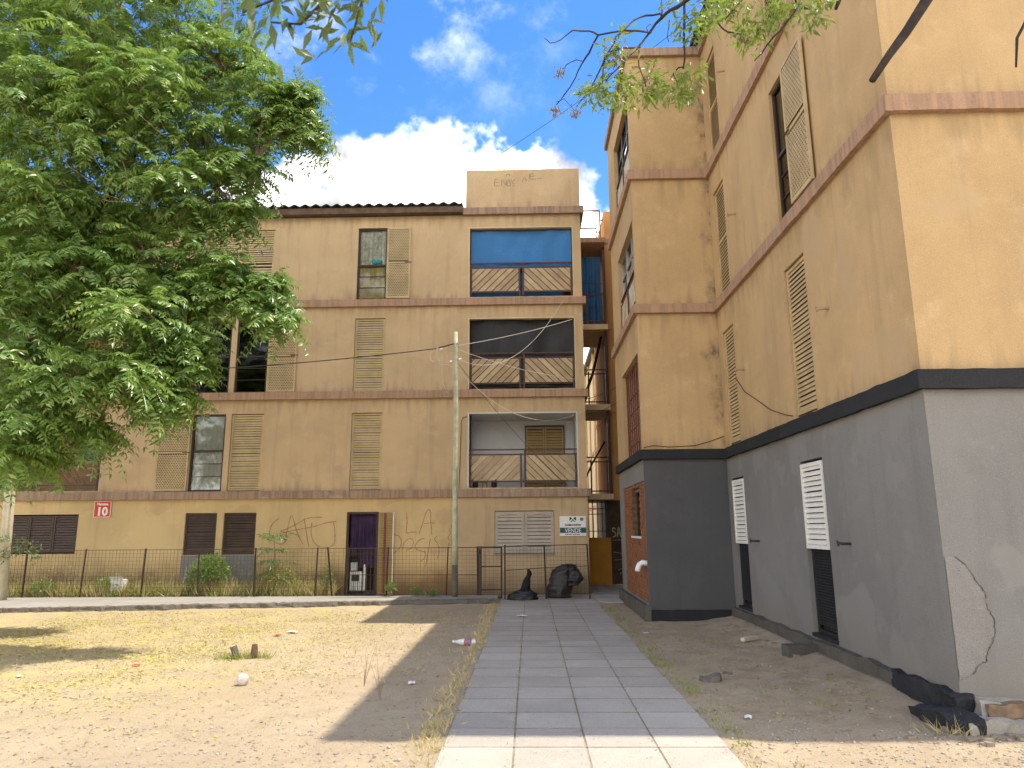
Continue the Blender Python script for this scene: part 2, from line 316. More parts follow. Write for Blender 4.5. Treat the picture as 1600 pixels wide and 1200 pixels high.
    def build(s, name, mat, parent=None, label=None, cat=None, group=None, kind=None, smooth=False, bevel=0, loc=None):
        org = ORG[parent.name] if parent else Vector(loc or (0,0,0))
        me = bpy.data.meshes.new(name); me.from_pydata([(x-org[0], y-org[1], z-org[2]) for x, y, z in s.v], [], s.f); me.update()
        if mat: me.materials.append(MATS[mat])
        if smooth:
            for p in me.polygons: p.use_smooth = True
        o = bpy.data.objects.new(name, me); COL.objects.link(o)
        if parent: o.parent = parent
        else: o.location = org
        ORG[o.name] = org
        if bevel:
            b = o.modifiers.new('bevel', 'BEVEL'); b.width = bevel; b.segments = 2; b.limit_method = 'ANGLE'
        return setp(o, label, cat, group, kind)
def rough_block(x0, x1, y0, y1, z0, z1, res=.06, amp=.02, seed=0, crumble=0.):
    """a box whose faces are subdivided and pushed in and out by noise (weathered concrete)"""
    from mathutils import noise as mn
    b = MB(); dims = (x1-x0, y1-y0, z1-z0); o = Vector((x0, y0, z0))
    def push(p):
        q = Vector(p); d = mn.noise_vector(q*6+Vector((seed, 0, 0)))*amp + mn.noise_vector(q*17+Vector((0, seed, 0)))*amp*.5
        if crumble: d += mn.noise_vector(q*2.3+Vector((seed, seed, 0)))*crumble
        return tuple(q+d)
    for ax in range(3):
        i, j = [k for k in range(3) if k != ax]; nu = max(1, int(dims[i]/res)); nv = max(1, int(dims[j]/res))
        for side in (0, 1):
            n0 = len(b.v)
            for u in range(nu+1):
                for v in range(nv+1):
                    p = Vector(o); p[i] += dims[i]*u/nu; p[j] += dims[j]*v/nv; p[ax] += dims[ax]*side; b.v.append(push(p))
            for u in range(nu):
                for v in range(nv):
                    a = n0+u*(nv+1)+v; b.f.append((a, a+1, a+nv+2, a+nv+1))
    return b
def sheet(P, u0, u1, z0, z1, d, nu, nv, fn):
    b = MB()
    for i in range(nu+1):
        for j in range(nv+1):
            u = u0+(u1-u0)*i/nu; z = z0+(z1-z0)*j/nv; du, dz, dd = fn(i/nu, j/nv); b.v.append(P(u+du, z+dz, d+dd))
    for i in range(nu):
        for j in range(nv): a = i*(nv+1)+j; b.f.append((a, a+1, a+nv+2, a+nv+1))
    return b
def curtain(P, u0, u1, z0, z1, d, folds, mat, parent, name='curtain', amp=.02, slack=.0):
    ph = rnd.uniform(0, 6)
    fn = lambda s, t: (0, -slack*math.sin(math.pi*s)*(1-t), amp*math.sin(folds*2*math.pi*s+ph+1.2*math.sin(5*s+ph))*(1.2-.6*t))
    return sheet(P, u0, u1, z0, z1, d, folds*8, 6, fn).build(name, mat, parent, smooth=True)
def text_mesh(name, body, size, P, u, z, d, mat, parent, align='CENTER', bold=0., sx=1., shear=0.):
    cu = bpy.data.curves.new('t', 'FONT'); cu.body = body; cu.size = size; cu.align_x = align; cu.offset = bold; cu.extrude = .002; cu.resolution_u = 3; cu.shear = shear
    t = bpy.data.objects.new('t', cu); COL.objects.link(t); dg = bpy.context.evaluated_depsgraph_get(); me = bpy.data.meshes.new_from_object(t.evaluated_get(dg))
    bpy.data.objects.remove(t); org = ORG[parent.name]
    for v in me.vertices:
        q = P(u+v.co.x*sx, z+v.co.y, d-v.co.z); v.co = Vector(q)-org
    me.materials.clear(); me.materials.append(MATS[mat]); me.name = name
    o = bpy.data.objects.new(name, me); COL.objects.link(o); o.parent = parent; ORG[o.name] = org; return o
def stroke(P, lines, w, d, name, mat, parent, label=None):
    b = MB()
    for ln in lines:
        pts = [Vector((p[0], p[1])) for p in ln]
        fine = []
        for i in range(len(pts)-1):                    # smooth the hand-drawn line
            p0, p1, p2, p3 = pts[max(0,i-1)], pts[i], pts[i+1], pts[min(len(pts)-1,i+2)]
            for k in range(4):
                t = k/4; fine.append(.5*((2*p1)+(p2-p0)*t+(2*p0-5*p1+4*p2-p3)*t*t+(3*p1-p0-3*p2+p3)*t**3))
        fine.append(pts[-1]); K = len(fine); n0 = len(b.v)
        for i, p in enumerate(fine):
            t = fine[min(i+1,K-1)]-fine[max(i-1,0)]; t = t.normalized() if t.length > 0 else Vector((1,0)); nrm = Vector((-t.y, t.x))*w*.5*rnd.uniform(.75, 1.2)
            b.v.append(P(p.x+nrm.x, p.y+nrm.y, d)); b.v.append(P(p.x-nrm.x, p.y-nrm.y, d))
        for i in range(K-1): a = n0+2*i; b.f.append((a, a+1, a+3, a+2))
    return b.build(name, mat, parent, label=label)
def FY(Y): return lambda u, z, d: (u, Y+d, z)          # a facade that looks towards -Y
def FX(X): return lambda u, z, d: (X+d, u, z)          # a facade that looks towards -X
def louvre(P, u0, u1, z0, z1, d, mat, parent, mid=True, pitch=.066, st=.045, dep=.035, name='shutter', label=None, back=True):
    f = MB(); rails = [z0, z1-st] + ([z0+(z1-z0)*.5-st/2] if mid else [])
    f.pbox(P, u0, u0+st, z0, z1, d, d+dep); f.pbox(P, u1-st, u1, z0, z1, d, d+dep)
    for r in rails: f.pbox(P, u0+st, u1-st, r, r+st, d+.002, d+dep)
    o = f.build(name, mat, parent, label=label)
    s = MB(); z = z0+st+.01
    while z < z1-st-.03:
        if not any(r-.035 < z < r+st for r in rails):
            j = rnd.uniform(-.004, .004); pf = [(d+.004, z+j), (d+.010, z+j-.004), (d+dep-.004, z+pitch*.77+j), (d+dep-.010, z+pitch*.77+.004+j)]
            s.prism([P(u0+st, q[1], q[0]) for q in pf], Vector(P(u1-st, 0, 0))-Vector(P(u0+st, 0, 0)))
        z += pitch
    s.build('slats', mat, o, kind='stuff')
    if back:
        MB().pbox(P, u0+.01, u1-.01, z0+.01, z1-.01, d+dep+.02, d+dep+.03).build('backing', 'frame_dark', o)
        fr = MB(); fr.pbox(P, u0-.032, u0-.003, z0-.02, z1+.03, d+.012, d+dep+.02); fr.pbox(P, u1+.003, u1+.032, z0-.02, z1+.03, d+.012, d+dep+.02); fr.pbox(P, u0-.003, u1+.003, z1+.003, z1+.03, d+.012, d+dep+.02); fr.pbox(P, u0-.003, u1+.003, z0-.02, z0-.003, d+.012, d+dep+.02); fr.build('frame', 'frame_brown', o)
    return o
def lattice(P, u0, u1, z0, z1, d, mat, parent, name='shutter', label=None, st=.045):
    f = MB(); zm = z0+(z1-z0)*.5
    f.pbox(P, u0, u0+st, z0, z1, d, d+.035); f.pbox(P, u1-st, u1, z0, z1, d, d+.035)
    for r in (z0, zm-st/2, z1-st): f.pbox(P, u0+st, u1-st, r, r+st, d+.002, d+.035)
    o = f.build(name, mat, parent, label=label); s = MB(); row = 0; z = z0+st
    while z < z1-st-.02:
        if not (zm-.05 < z < zm+st):
            s.pbox(P, u0+st, u1-st, z, z+.022, d+.008, d+.020)
            u = u0+st+(.033 if row % 2 else .0)
            while u < u1-st-.02: s.pbox(P, u, u+.024, z+.022, z+.046, d+.010, d+.018); u += .066
        z += .046; row += 1
    s.build('lattice', mat, o, kind='stuff'); MB().pbox(P, u0+.02, u1-.02, z0+.02, z1-.02, d+.030, d+.034).build('backing', 'shade_brown', o)  # brown sheet added behind the lattice, painting the shade seen in its holes
    MB().pbox(P, u1-.16, u1+.05, zm-.006, zm+.012, d-.02, d-.004).build('latch', 'rust_iron', o); return o
def window(P, u0, u1, z0, z1, d, parent, mat='frame_brown', pane='glass', split=.5, bars=2, cur=None, cur2=None, fr=.05, label=None):
    f = MB(); zm = z0+(z1-z0)*split
    f.pbox(P, u0, u0+fr, z0, z1, d, d+.06); f.pbox(P, u1-fr, u1, z0, z1, d, d+.06)
    f.pbox(P, u0+fr, u1-fr, z0, z0+fr, d+.002, d+.058); f.pbox(P, u0+fr, u1-fr, z1-fr, z1, d+.002, d+.058); f.pbox(P, u0+fr, u1-fr, zm-fr/2, zm+fr/2, d+.002, d+.058)
    for k in range(bars):
        q = z0+fr+(zm-z0-fr)*(k+1)/(bars+1); f.pbox(P, u0+fr, u1-fr, q-.008, q+.008, d+.01, d+.04)
    o = f.build('window', mat, parent, label=label)
    for a, b in ((z0+fr, zm-fr/2), (zm+fr/2, z1-fr)):
        MB().pbox(P, u0+fr, u1-fr, a, b, d+.028, d+.033).build('pane', pane, o)
    if cur: curtain(P, u0+fr, u1-fr, zm if cur2 else z0, z1, d+.085, 7, cur, o, amp=.012)
    if cur2: curtain(P, u0+fr, u1-fr, z0, zm+.02, d+.085, 4, cur2, o, amp=.012)
    return o
def clip_poly(poly, n, c):                             # keep n.p <= c
    out = []
    for i, p in enumerate(poly):
        q = poly[(i+1) % len(poly)]; a = p[0]*n[0]+p[1]*n[1]-c; b = q[0]*n[0]+q[1]*n[1]-c
        if a <= 0: out.append(p)
        if (a < 0) != (b < 0): t = a/(a-b); out.append((p[0]+(q[0]-p[0])*t, p[1]+(q[1]-p[1])*t))
    return out
def board_panel(P, u0, u1, z0, z1, d, lean, parent, mats, step=.205, gap=.028):
    """diagonal boards inside a rectangle, each board a piece of its own"""
    n = (math.cos(math.radians(45)), lean*math.sin(math.radians(45))); rect = [(u0,z0),(u1,z0),(u1,z1),(u0,z1)]
    vals = [p[0]*n[0]+p[1]*n[1] for p in rect]; c = min(vals)+rnd.uniform(-.1, 0); w = step*.7071
    while c < max(vals):
        pl = clip_poly(clip_poly(rect, n, c+w-gap*.7), (-n[0], -n[1]), -c)
        if len(pl) > 2:
            j = rnd.uniform(0, .006); dv = Vector(P(0,0,d+j+.02))-Vector(P(0,0,d+j))
            MB().prism([P(p[0], p[1], d+j) for p in pl], dv).build('board', rnd.choice(mats), parent)
        c += w
def railing(P, u0, u1, zb, parent, mats, mat='rust_iron', posts=(0, .5, 1), d=.06, h=1.0, label=None, low=.16, panels=None):
    f = MB(); um = (u0+u1)/2; t = .045
    for z in (zb+h, zb+h-.13, zb+low): f.pbox(P, u0, u1, z-.018, z+.018, d+.01, d+.045)
    for a, b in (((u0+.06, um-.075), (um+.075, u1-.06)) if not panels else panels):
        f.pbox(P, a-t, a, zb, zb+h, d, d+.05); f.pbox(P, b, b+t, zb, zb+h-.1, d, d+.05)
    o = f.build('railing', mat, parent, label=label)
    for i, (a, b) in enumerate(((u0+.06, um-.075), (um+.075, u1-.06)) if not panels else panels):
        board_panel(P, a+.004, b-.004, zb+low+.03, zb+h-.155, d+.012, -1 if i == 0 else 1, o, mats)
    return o
# ------------------------------------------------------------------ ground
from mathutils import noise as mnoise
def gh(x, y):
    h = .016*mnoise.noise(Vector((x*.9, y*.9, 0)))+.010*mnoise.noise(Vector((x*3.1, y*3.1, 4)))+.009*mnoise.noise(Vector((x*7, y*7, 2)))
    if x > 1.3 and y < 15.8: h += .10*max(0, min(1, (x-2.7)/1.0))**2 * max(0, min(1, (y-6.6)/1.5)) * (1 if x < 3.75 else 0)
    if x < -.5: h += .03*max(0, min(1, (y-14.2)/1.2))
    d = max(0, -.74-x) if x < .4 else max(0, x-1.53)   # falls away a little beside the path
    if d < .35: h = h*d/.35+.034*(1-d/.35)
    if -.7 < x < 1.5:
        e = min(x+.7, 1.5-x); h = .048-.30*e+.035*mnoise.noise(Vector((x*2.0, y*1.6, 7)))+.015*mnoise.noise(Vector((x*8, y*8, 7))) if y < 16.6 else -.02
        h = max(-.03, min(.062, h))
    return h
def build_ground():
    x0, x1, y0, y1, st = -15.0, 9.0, 3.0, 18.6, .06; nx = int((x1-x0)/st); ny = int((y1-y0)/st); v = []; f = []
    for i in range(nx+1):
        for j in range(ny+1):
            x = x0+(x1-x0)*i/nx; y = y0+(y1-y0)*j/ny; e = min(i, nx-i, j, ny-j)/6; v.append((x, y, gh(x, y)*min(1, e)))
    for i in range(nx):
        for j in range(ny): a = i*(ny+1)+j; f.append((a, a+ny+1, a+ny+2, a+1))
    n = len(v); R = 900; v += [(-R,-R,0),(R,-R,0),(R,R,0),(-R,R,0)]; c = [0, nx*(ny+1), nx*(ny+1)+ny, ny]
    bottom = [i*(ny+1) for i in range(nx+1)]; right = [nx*(ny+1)+j for j in range(ny+1)]; top = [i*(ny+1)+ny for i in range(nx, -1, -1)]; left = [j for j in range(ny, -1, -1)]
    for edge, (p, q) in ((bottom, (0, 1)), (right, (1, 2)), (top, (2, 3)), (left, (3, 0))):
        for a, b in zip(edge, edge[1:]): f.append((a, n+p, b))
        f.append((edge[-1], n+p, n+q))
    me = bpy.data.meshes.new('ground'); me.from_pydata(v, [], f); me.update(); me.materials.append(MATS['ground_dirt'])
    for p in me.polygons: p.use_smooth = True
    o = bpy.data.objects.new('ground', me); COL.objects.link(o); setp(o, 'bare sandy yard with yellowed grass and trodden dirt', 'ground', kind='structure')
build_ground()
# the slab path
def build_path():
    bed = MB().box(-.70, 1.50, 1.0, 17.62, -.12, .0405).build('path', 'joint_dirt', None, 'paved path of grey concrete slabs leading to the gap between the houses', 'path', kind='structure')
    Y = 17.62; r = 0; ws = (.555, .56, .545, .54)
    while Y > 1.1:
        x = -.70
        for k in range(4):
            a, b = x+.008, x+ws[k]-.008; y1, y0 = Y-.002, Y-.53+.002; x += ws[k]
            z = .045+rnd.uniform(-.001, .001); t = [rnd.uniform(-.0012, .0012) for _ in range(4)]
            if k == 0: a += rnd.uniform(-.012, .012)
            if k == 3: b += rnd.uniform(-.012, .012)
            s = MB(); s.v = [(a,y0,-.05),(b,y0,-.05),(b,y1,-.05),(a,y1,-.05),(a,y0,z+t[0]),(b,y0,z+t[1]),(b,y1,z+t[2]),(a,y1,z+t[3])]
            s.f = [(0,3,2,1),(4,5,6,7),(0,1,5,4),(1,2,6,5),(2,3,7,6),(3,0,4,7)]
            s.build('slab', rnd.choice(('slab_a','slab_a','slab_b','slab_c')), bed)
        w_ = rnd.uniform(.003, .006); MB().box(-.69, 1.49, Y-w_, Y+w_, .0, .0475).build('joint', 'joint_dark', bed)
        Y -= .53; r += 1
build_path()
def build_pavement():
    # long raised pavement along the fence with a broken front edge
    v = []; f = []; xs = np.arange(-15, -.74, .06); N = len(xs)
    def fy(x): return 15.35+1.45*max(0, min(1, (x+11)/9.5))+.06*mnoise.noise(Vector((x*1.3, 3, 0)))+.05*mnoise.noise(Vector((x*5, 7, 0)))+.025*mnoise.noise(Vector((x*14, 1, 0)))
    for x in xs:
        y = fy(x); k = .05*mnoise.noise(Vector((x*4, 9, 2))); zt = .125+.006*mnoise.noise(Vector((x*2, 1, 5)))
        v += [(x, 17.78, .13), (x, y+.10, zt), (x, y+.02, zt-.015), (x, y+.03+k, .06), (x, y-.05+k*1.6, -.03)]
    for i in range(N-1):
        for j in range(4): a = i*5+j; f.append((a, a+1, a+6, a+5))
    b = MB(); b.v = v; b.f = f; b.quad(v[-5], v[-4], v[-3], v[-2], v[-1])
    o = b.build('pavement', 'concrete', None, 'worn concrete pavement with a broken edge along the wire fence', 'pavement', kind='structure')
    kb = MB(); n0 = 0
    for i, x in enumerate(np.arange(-11.5, -.74, .05)):
        y = fy(x); e = max(0, min(1, (x+11.5)/3)); lo = .6+.4*mnoise.noise(Vector((x*.7, 2, 0)))
        for j, (dy, dz) in enumerate(((.09,.134),(-.0,.118),(-.03*lo,.09*lo),(-.045*lo,.06*lo),(-.07,-.02))):
            q = Vector((x*5, j*1.7, 3)); kb.v.append((x, y+dy*e+.045*mnoise.noise(q)*e+.02*mnoise.noise(q*3)-.02*(1-e), dz+.018*mnoise.noise(q*2)))
    for i in range(len(kb.v)//5-1):
        for j in range(4): a = i*5+j; kb.f.append((a, a+1, a+6, a+5))
    kb.build('kerb', 'kerb_rough', o, label='dark crumbling edge of the pavement')
    # slabs at the far end, turning right into the passage
    p = MB().box(1.52, 3.4, 16.95, 23.0, -.1, .008).build('passage_floor', 'plinth', None, 'grey slabs running into the passage between the houses', 'pavement', kind='structure')
    for i in range(3):
        for j in range(11):
            y0 = 17.0+j*.54; xx = 1.525+i*.60
            if y0+0 < 17.2 and i > 0: continue
            MB().box(xx, xx+.585, y0, y0+.525, -.04, .042+rnd.uniform(-.004,.004)).build('slab', rnd.choice(('slab_a','slab_b','slab_c')), p, bevel=.006)
    q = MB().box(-.74, 1.52, 17.63, 18.9, -.1, .010).build('fence_verge', 'plinth', None, 'strip of old slabs between the path end and the tan house', 'pavement', kind='structure')
    for i in range(4):
        for j in range(2): MB().box(-.73+i*.562, -.73+i*.562+.55, 17.645+j*.6, 17.645+j*.6+.585, -.04, .040+rnd.uniform(-.004,.004)).build('slab', rnd.choice(('slab_a','slab_c')), q, bevel=.006)
build_pavement()
# ------------------------------------------------------------------ the block facing the path
BK = thing('apartment_building', (-1.5, 18.9, 0), 'tan four-storey block facing the path, blue and black curtains in its balconies', 'building')
def back_building():
    P = FY(18.9); XL, XR = -19.0, 1.5; bands = (2.49, 5.13, 7.71, 10.36); D = .16
    g_holes = [(-13.9,-11.88,1.12,2.13),(-9.04,-8.2,1.07,2.14),(-8.02,-7.16,1.07,2.14),(-4.78,-3.94,.06,2.14),(-.92,.62,1.05,2.14)]
    MB().wall(P, XL, -1.95, 0, 2.5, g_holes[:4], D).build('wall', 'tan_low', BK, label='yellow-tan rendered ground floor wall, dirty at its foot')
    MB().wall(P, -1.95, XR, 0, 2.5, g_holes[4:], D).build('wall', 'tan_bay', BK, label='streaked tan ground floor wall beside the passage')
    F = [(2.70, 4.76), (5.33, 7.39), (7.92, 10.04)]
    up = []
    for k, (a, b) in enumerate(F):
        for u0, u1 in ((-9.05,-8.15),(-8.0,-7.12),(-4.75,-3.92)): up.append((u0, u1, a, b))
        up.append((-1.62, 1.28, a+.04, b-.04, 1.5)); up.append((-15.0, -11.45, a+.04, b-.04, 1.5))
    MB().wall(P, XL, XR, 2.5, 10.38, up, D).build('wall', 'tan', BK)
    # returns and roof
    MB().quad((XR,18.9,0),(XR,27,0),(XR,27,10.38),(XR,18.9,10.38)).quad((XL,18.9,0),(XL,27,0),(XL,27,10.38),(XL,18.9,10.38)).quad((XL,27,0),(XR,27,0),(XR,27,10.38),(XL,27,10.38)).quad((XL,18.92,10.37),(XR,18.92,10.37),(XR,27,10.37),(XL,27,10.37)).build('side_wall', 'tan', BK)
    for i, z in enumerate(bands[:3]):
        MB().box(XL, XR+.09, 18.81, 18.93, z, z+.205).build('band', 'band' if i else 'band_worn', BK, bevel=.008)
        MB().box(XR-.02, XR+.088, 18.93, 24, z+.002, z+.203).build('band', 'band', BK)
    MB().box(-1.80, XR+.10, 18.79, 18.93, 10.36, 10.57).build('band', 'band_worn', BK, bevel=.008)
    MB().box(XR-.02, XR+.098, 18.93, 24, 10.362, 10.568).build('band', 'band_worn', BK)
    # parapet box over the balconies, with scratched letters
    MB().box(-1.71, 1.50, 18.86, 21.5, 10.57, 11.74).build('parapet', 'tan', BK, bevel=.012, label='plain tan parapet block above the top balcony')
    Q = FY(18.858)
    sx = lambda x: -1.71+(x-729)*.01814; sz = lambda y: 11.72-(y-267)*.01845
    zc = lambda *pts: [(sx(750+x/13.333), sz(260+y/13.333)) for x, y in pts]
    stroke(Q, [zc((400,300),(325,305),(320,440),(430,435)), zc((325,370),(395,362)), zc((465,440),(470,300),(555,435),(555,300)), zc((610,300),(580,430),(655,430),(612,300)),
               zc((665,300),(690,370),(740,290)), zc((680,400),(740,400)), zc((680,440),(740,445)), zc((575,240),(570,190),(630,190),(625,235))], .022, -.002, 'scratched_letters', 'graffiti_grey', BK)
    stroke(Q, [zc((890,370),(940,270),(985,345)), zc((1040,190),(1045,330)), zc((1130,190),(1065,195),(1070,300),(1140,300)), zc((1065,245),(1150,235)), zc((1160,300),(1190,350)), zc((1210,290),(1300,290)), ], .022, -.002, 'scratched_letters', 'graffiti_grey', BK)
    # corrugated roof edge
    w = MB(); n = 420; n0 = 0
    for i in range(n+1):
        x = XL+(-1.80-XL)*i/n; z = 10.635+.033*math.sin(x*2*math.pi/.30)
        w.v += [(x, 18.62, z), (x, 18.62, z-.014), (x, 27, z+.9), (x, 27, z+.886)]
    for i in range(n):
        a = 4*i; w.f += [(a,a+4,a+5,a+1),(a,a+2,a+6,a+4),(a+1,a+5,a+7,a+3)]
    w.build('roof', 'roof_sheet', BK, label='dark corrugated roof sheet edge')
    MB().box(XL, -1.81, 18.70, 18.90, 10.40, 10.575).build('fascia', 'fascia_brown', BK, label='dark brown fascia board under the roof')
    # ground floor openings
    for k in range(3): louvre(P, -13.87+k*.66, -13.87+(k+1)*.66-.01, 1.15, 2.10, .05, 'shutter_brown', BK, mid=False, back=False, label='dark brown ground floor shutter' if k == 0 else None)
    louvre(P, -9.03, -8.21, 1.09, 2.12, .05, 'shutter_brown', BK, mid=True); louvre(P, -8.01, -7.17, 1.09, 2.12, .05, 'shutter_brown', BK, mid=True)
    for a, b in ((-9.04,-8.2),(-8.02,-7.16)):
        MB().box(a-.02, b+.02, 18.885, 18.91, .35, 1.06).build('patch', 'rough_render', BK, label='grey cement patch below the brown shutter')
    # doorway with barred door, purple cloth and an open leaf
    f = MB(); P2 = P
    f.pbox(P, -4.78, -4.72, .06, 2.14, .02, .10); f.pbox(P, -4.0, -3.94, .06, 2.14, .02, .10); f.pbox(P, -4.72, -4.0, 2.08, 2.14, .02, .10)
    dr = f.build('door', 'frame_brown', BK, label='open doorway with bars and a purple cloth')
    bars = MB()
    for k in range(7): u = -4.66+k*.105; bars.tube([P(u, .10, .06), P(u, 2.08, .06)], .008, sides=6)
    for z in (.12, 1.05): bars.pbox(P, -4.72, -4.0, z, z+.03, .05, .07)
    bars.build('door_bars', 'frame_dark', dr)
    curtain(P, -4.70, -4.02, 1.10, 2.05, .16, 4, 'purple_cloth', dr, 'cloth', .02); curtain(P, -4.45, -4.05, .72, 1.12, .18, 3, 'purple_cloth', dr, 'cloth', .02)
    bx = MB(); bx.pbox(P, -4.78, -3.94, 0, .06, 0, .7); bx.build('threshold', 'concrete', dr)
    MB().pbox(P, -4.9, -3.8, .0, 2.3, .75, .80).build('room_back', 'dark_door', dr)
    L = lambda u, z, d: (-3.93+u*.97, 18.875-u*.20-d*.7, z)   # leaf swung right round towards the wall
    lv = MB()
    for a, b, c, e in ((0,.04,.08,2.12),(.36,.40,.08,2.12),(0.04,.36,.08,.13),(.04,.36,2.07,2.12),(.04,.36,1.08,1.12)):
        lv.prism([L(a,c,0), L(b,c,0), L(b,e,0), L(a,e,0)], (.012,.02,0))
    lf = lv.build('door_leaf', 'shutter_olive', BK, label='slatted door leaf standing open beside the purple cloth')
    sl_ = MB(); z = .14
    while z < 2.05: sl_.prism([L(.04,z,-.004), L(.36,z,-.004), L(.36,z+.055,.02), L(.04,z+.055,.02)], (.004,.006,0)); z += .062
    sl_.build('slats', 'shutter_olive', lf, kind='stuff')
    MB().prism([L(.15,.10,.03), L(.20,.10,.03), L(.20,2.1,.03), L(.15,2.1,.03)], (.01,.02,0)).build('brace', 'red_iron', lf)
    MB().tube([L(.41,.10,.0), L(.41,2.13,.0)], .014, sides=6).build('edge_strip', 'paint_white', lf)
    # grey louvred pair beside the sale sign
    for a, b in ((-.91,-.155),(-.145,.61)):
        o = louvre(P, a, b, 1.07, 2.12, .02, 'shutter_grey', BK, mid=False, pitch=.092, st=.07, back=False); MB().pbox(P, a+.01, b-.01, 1.08, 2.11, .07, .08).build('backing', 'frame_dark', o)
        arc = [(a+.07, 1.98)]+[(a+.07+(b-a-.14)*t/8, 1.98+.07*math.sin(math.pi*t/8)) for t in range(9)]+[(b-.07, 1.98)]
        MB().prism([P(u, z, .012) for u, z in arc]+[P(b-.07, 2.06, .012), P(a+.07, 2.06, .012)], (0, .02, 0)).build('arched_rail', 'shutter_grey', o)
    MB().box(-.94, .64, 18.87, 18.93, 1.02, 1.055).build('sill', 'concrete', BK)
    # first floor
    a, b = 2.72, 4.74
    lattice(P, -9.93, -9.07, a, b, -.05, 'shutter_tan', BK, label='open pierced shutter left of the white curtain')
    window(P, -9.05, -8.15, 2.70, 4.76, .04, BK, split=.52, bars=2, cur='curtain_white', label='tall window filled by a white curtain')
    louvre(P, -7.99, -7.13, a, b, .03, 'shutter_tan', BK); louvre(P, -4.74, -3.93, a, b, .03, 'shutter_tan', BK)
    # second floor
    a, b = 5.35, 7.37
    lattice(P, -9.93, -9.07, a, b, -.05, 'shutter_tan', BK); window(P, -9.05, -8.15, 5.33, 7.39, .04, BK, pane='glass_dark', split=.5, bars=2)
    window(P, -8.0, -7.12, 5.33, 7.39, .04, BK, pane='glass_dark', split=.5, bars=2, label='dark curtainless window on the second floor'); lattice(P, -7.10, -6.32, a, b, -.05, 'shutter_tan', BK)
    louvre(P, -4.74, -3.93, a, b, .03, 'shutter_tan', BK)
    # third floor
    a, b = 7.95, 10.02
    louvre(P, -9.04, -8.16, a, b, .03, 'shutter_tan', BK); louvre(P, -7.99, -7.13, a, b, .03, 'shutter_tan', BK)
    w3 = window(P, -4.75, -3.92, 7.92, 10.04, .04, BK, split=.48, bars=2, cur='curtain_print', cur2='curtain_ochre', label='top floor window with printed net and ochre curtains')
    b_ = MB()
    for i in range(9): b_.lathe(P(-4.22+rnd.uniform(-.13,.13), 9.02+rnd.uniform(0,.06), .09), [(.03,-.05),(.05,0),(.03,.05)], 8)
    b_.build('teal_bundle', 'teal_cloth', w3)
    lattice(P, -3.92, -3.26, a, b, -.05, 'shutter_tan', BK, label='open pierced shutter on the top floor')
    # balconies beside the passage
    wood = ['board_a', 'board_b', 'board_c']
    for k, (z0, z1) in enumerate(F):
        z0 += .04; z1 -= .04
        MB().quad(P(-1.62,z0,1.49),P(1.28,z0,1.49),P(1.28,z1,1.49),P(-1.62,z1,1.49)).build('balcony_back_wall', 'white_plaster' if k == 0 else 'tan', BK)
        MB().box(-15, -11.45, 20.36, 20.39, z0, z1).build('balcony_back_wall', 'tan', BK)
        railing(P, -1.60, 1.26, z0, BK, wood if k != 2 else ['board_b', 'board_a', 'board_b', 'board_c'], label=('lowest', 'middle', 'topmost')[k]+' balcony railing of diagonal boards')
        railing(P, -14.9, -11.47, z0, BK, ['board_red'], mat='frame_brown', panels=((-14.8,-13.3),(-13.2,-11.55)))
        fr = MB(); fr.pbox(P, -1.63, -1.60, z0, z1+.01, -.006, .10); fr.pbox(P, 1.26, 1.285, z0, z1+.01, -.006, .10); fr.pbox(P, -1.60, 1.26, z1-.02, z1+.01, -.005, .10)
        fr.build('balcony_trim', 'cream' if k else 'white_plaster', BK)
    tf = lambda s, t: (0, 0, .02*math.sin(9*s+3*t)+.012*math.sin(31*s+2*math.sin(4*t)))
    sheet(P, -1.58, 1.24, 8.80, 9.95, .16, 60, 8, tf).build('blue_curtain', 'blue_tarp', BK, smooth=True, label='bright blue curtain across the topmost balcony')
    sheet(P, -1.60, 1.0, 7.97, 8.82, .30, 40, 4, tf).build('blue_curtain', 'blue_tarp', BK, smooth=True)
    tf2 = lambda s, t: (0, .05*math.sin(3*s), .04*math.sin(7*s+3*t)+.02*math.sin(23*s+4*math.sin(3*t)))
    sheet(P, -1.60, 1.26, 5.40, 7.33, .20, 60, 10, tf2).build('black_curtain', 'black_tarp', BK, smooth=True, label='black sun cloth across the middle balcony')
    # white recess of the lowest balcony
    MB().quad(P(-1.60,2.75,.11),P(-1.60,4.71,.11),P(-1.60,4.71,1.48),P(-1.60,2.75,1.48)).quad(P(1.265,2.75,.11),P(1.265,4.71,.11),P(1.265,4.71,1.48),P(1.265,2.75,1.48)).quad(P(-1.60,4.705,.11),P(1.265,4.705,.11),P(1.265,4.705,1.48),P(-1.60,4.705,1.48)).build('balcony_lining', 'white_plaster', BK)
    o = MB().pbox(P, -.12, 1.0, 2.76, 4.56, 1.36, 1.47).build('window', 'frame_brown', BK, label='shuttered balcony door in the white recess')
    louvre(P, -.09, .43, 2.8, 4.5, 1.30, 'shutter_olive', BK, mid=False, pitch=.075, back=False); louvre(P, .44, .97, 2.8, 4.5, 1.30, 'shutter_olive', BK, mid=False, pitch=.075, back=False)
    MB().tube([P(-1.58, 2.75, .3), P(-1.58, 4.7, .3)], .022, sides=8).build('drain_pipe', 'frame_dark', BK)
    for u, c in ((-1.45,'frame_dark'),(-1.2,'curtain_ochre'),(-.95,'frame_dark')): MB().lathe(P(u,2.745,.35), [(.06,0),(.075,.05),(.08,.22),(.06,.25)], 14).build('flower_pot', c, BK)
    MB().tube([P(-1.66,4.62,-.02), P(-1.75,4.60,-.02), P(-1.80,4.5,-.015), P(-1.83,3.4,-.015), P(-1.85,2.72,-.02)], .010, sides=6).build('wall_cable', 'rust_iron', BK)
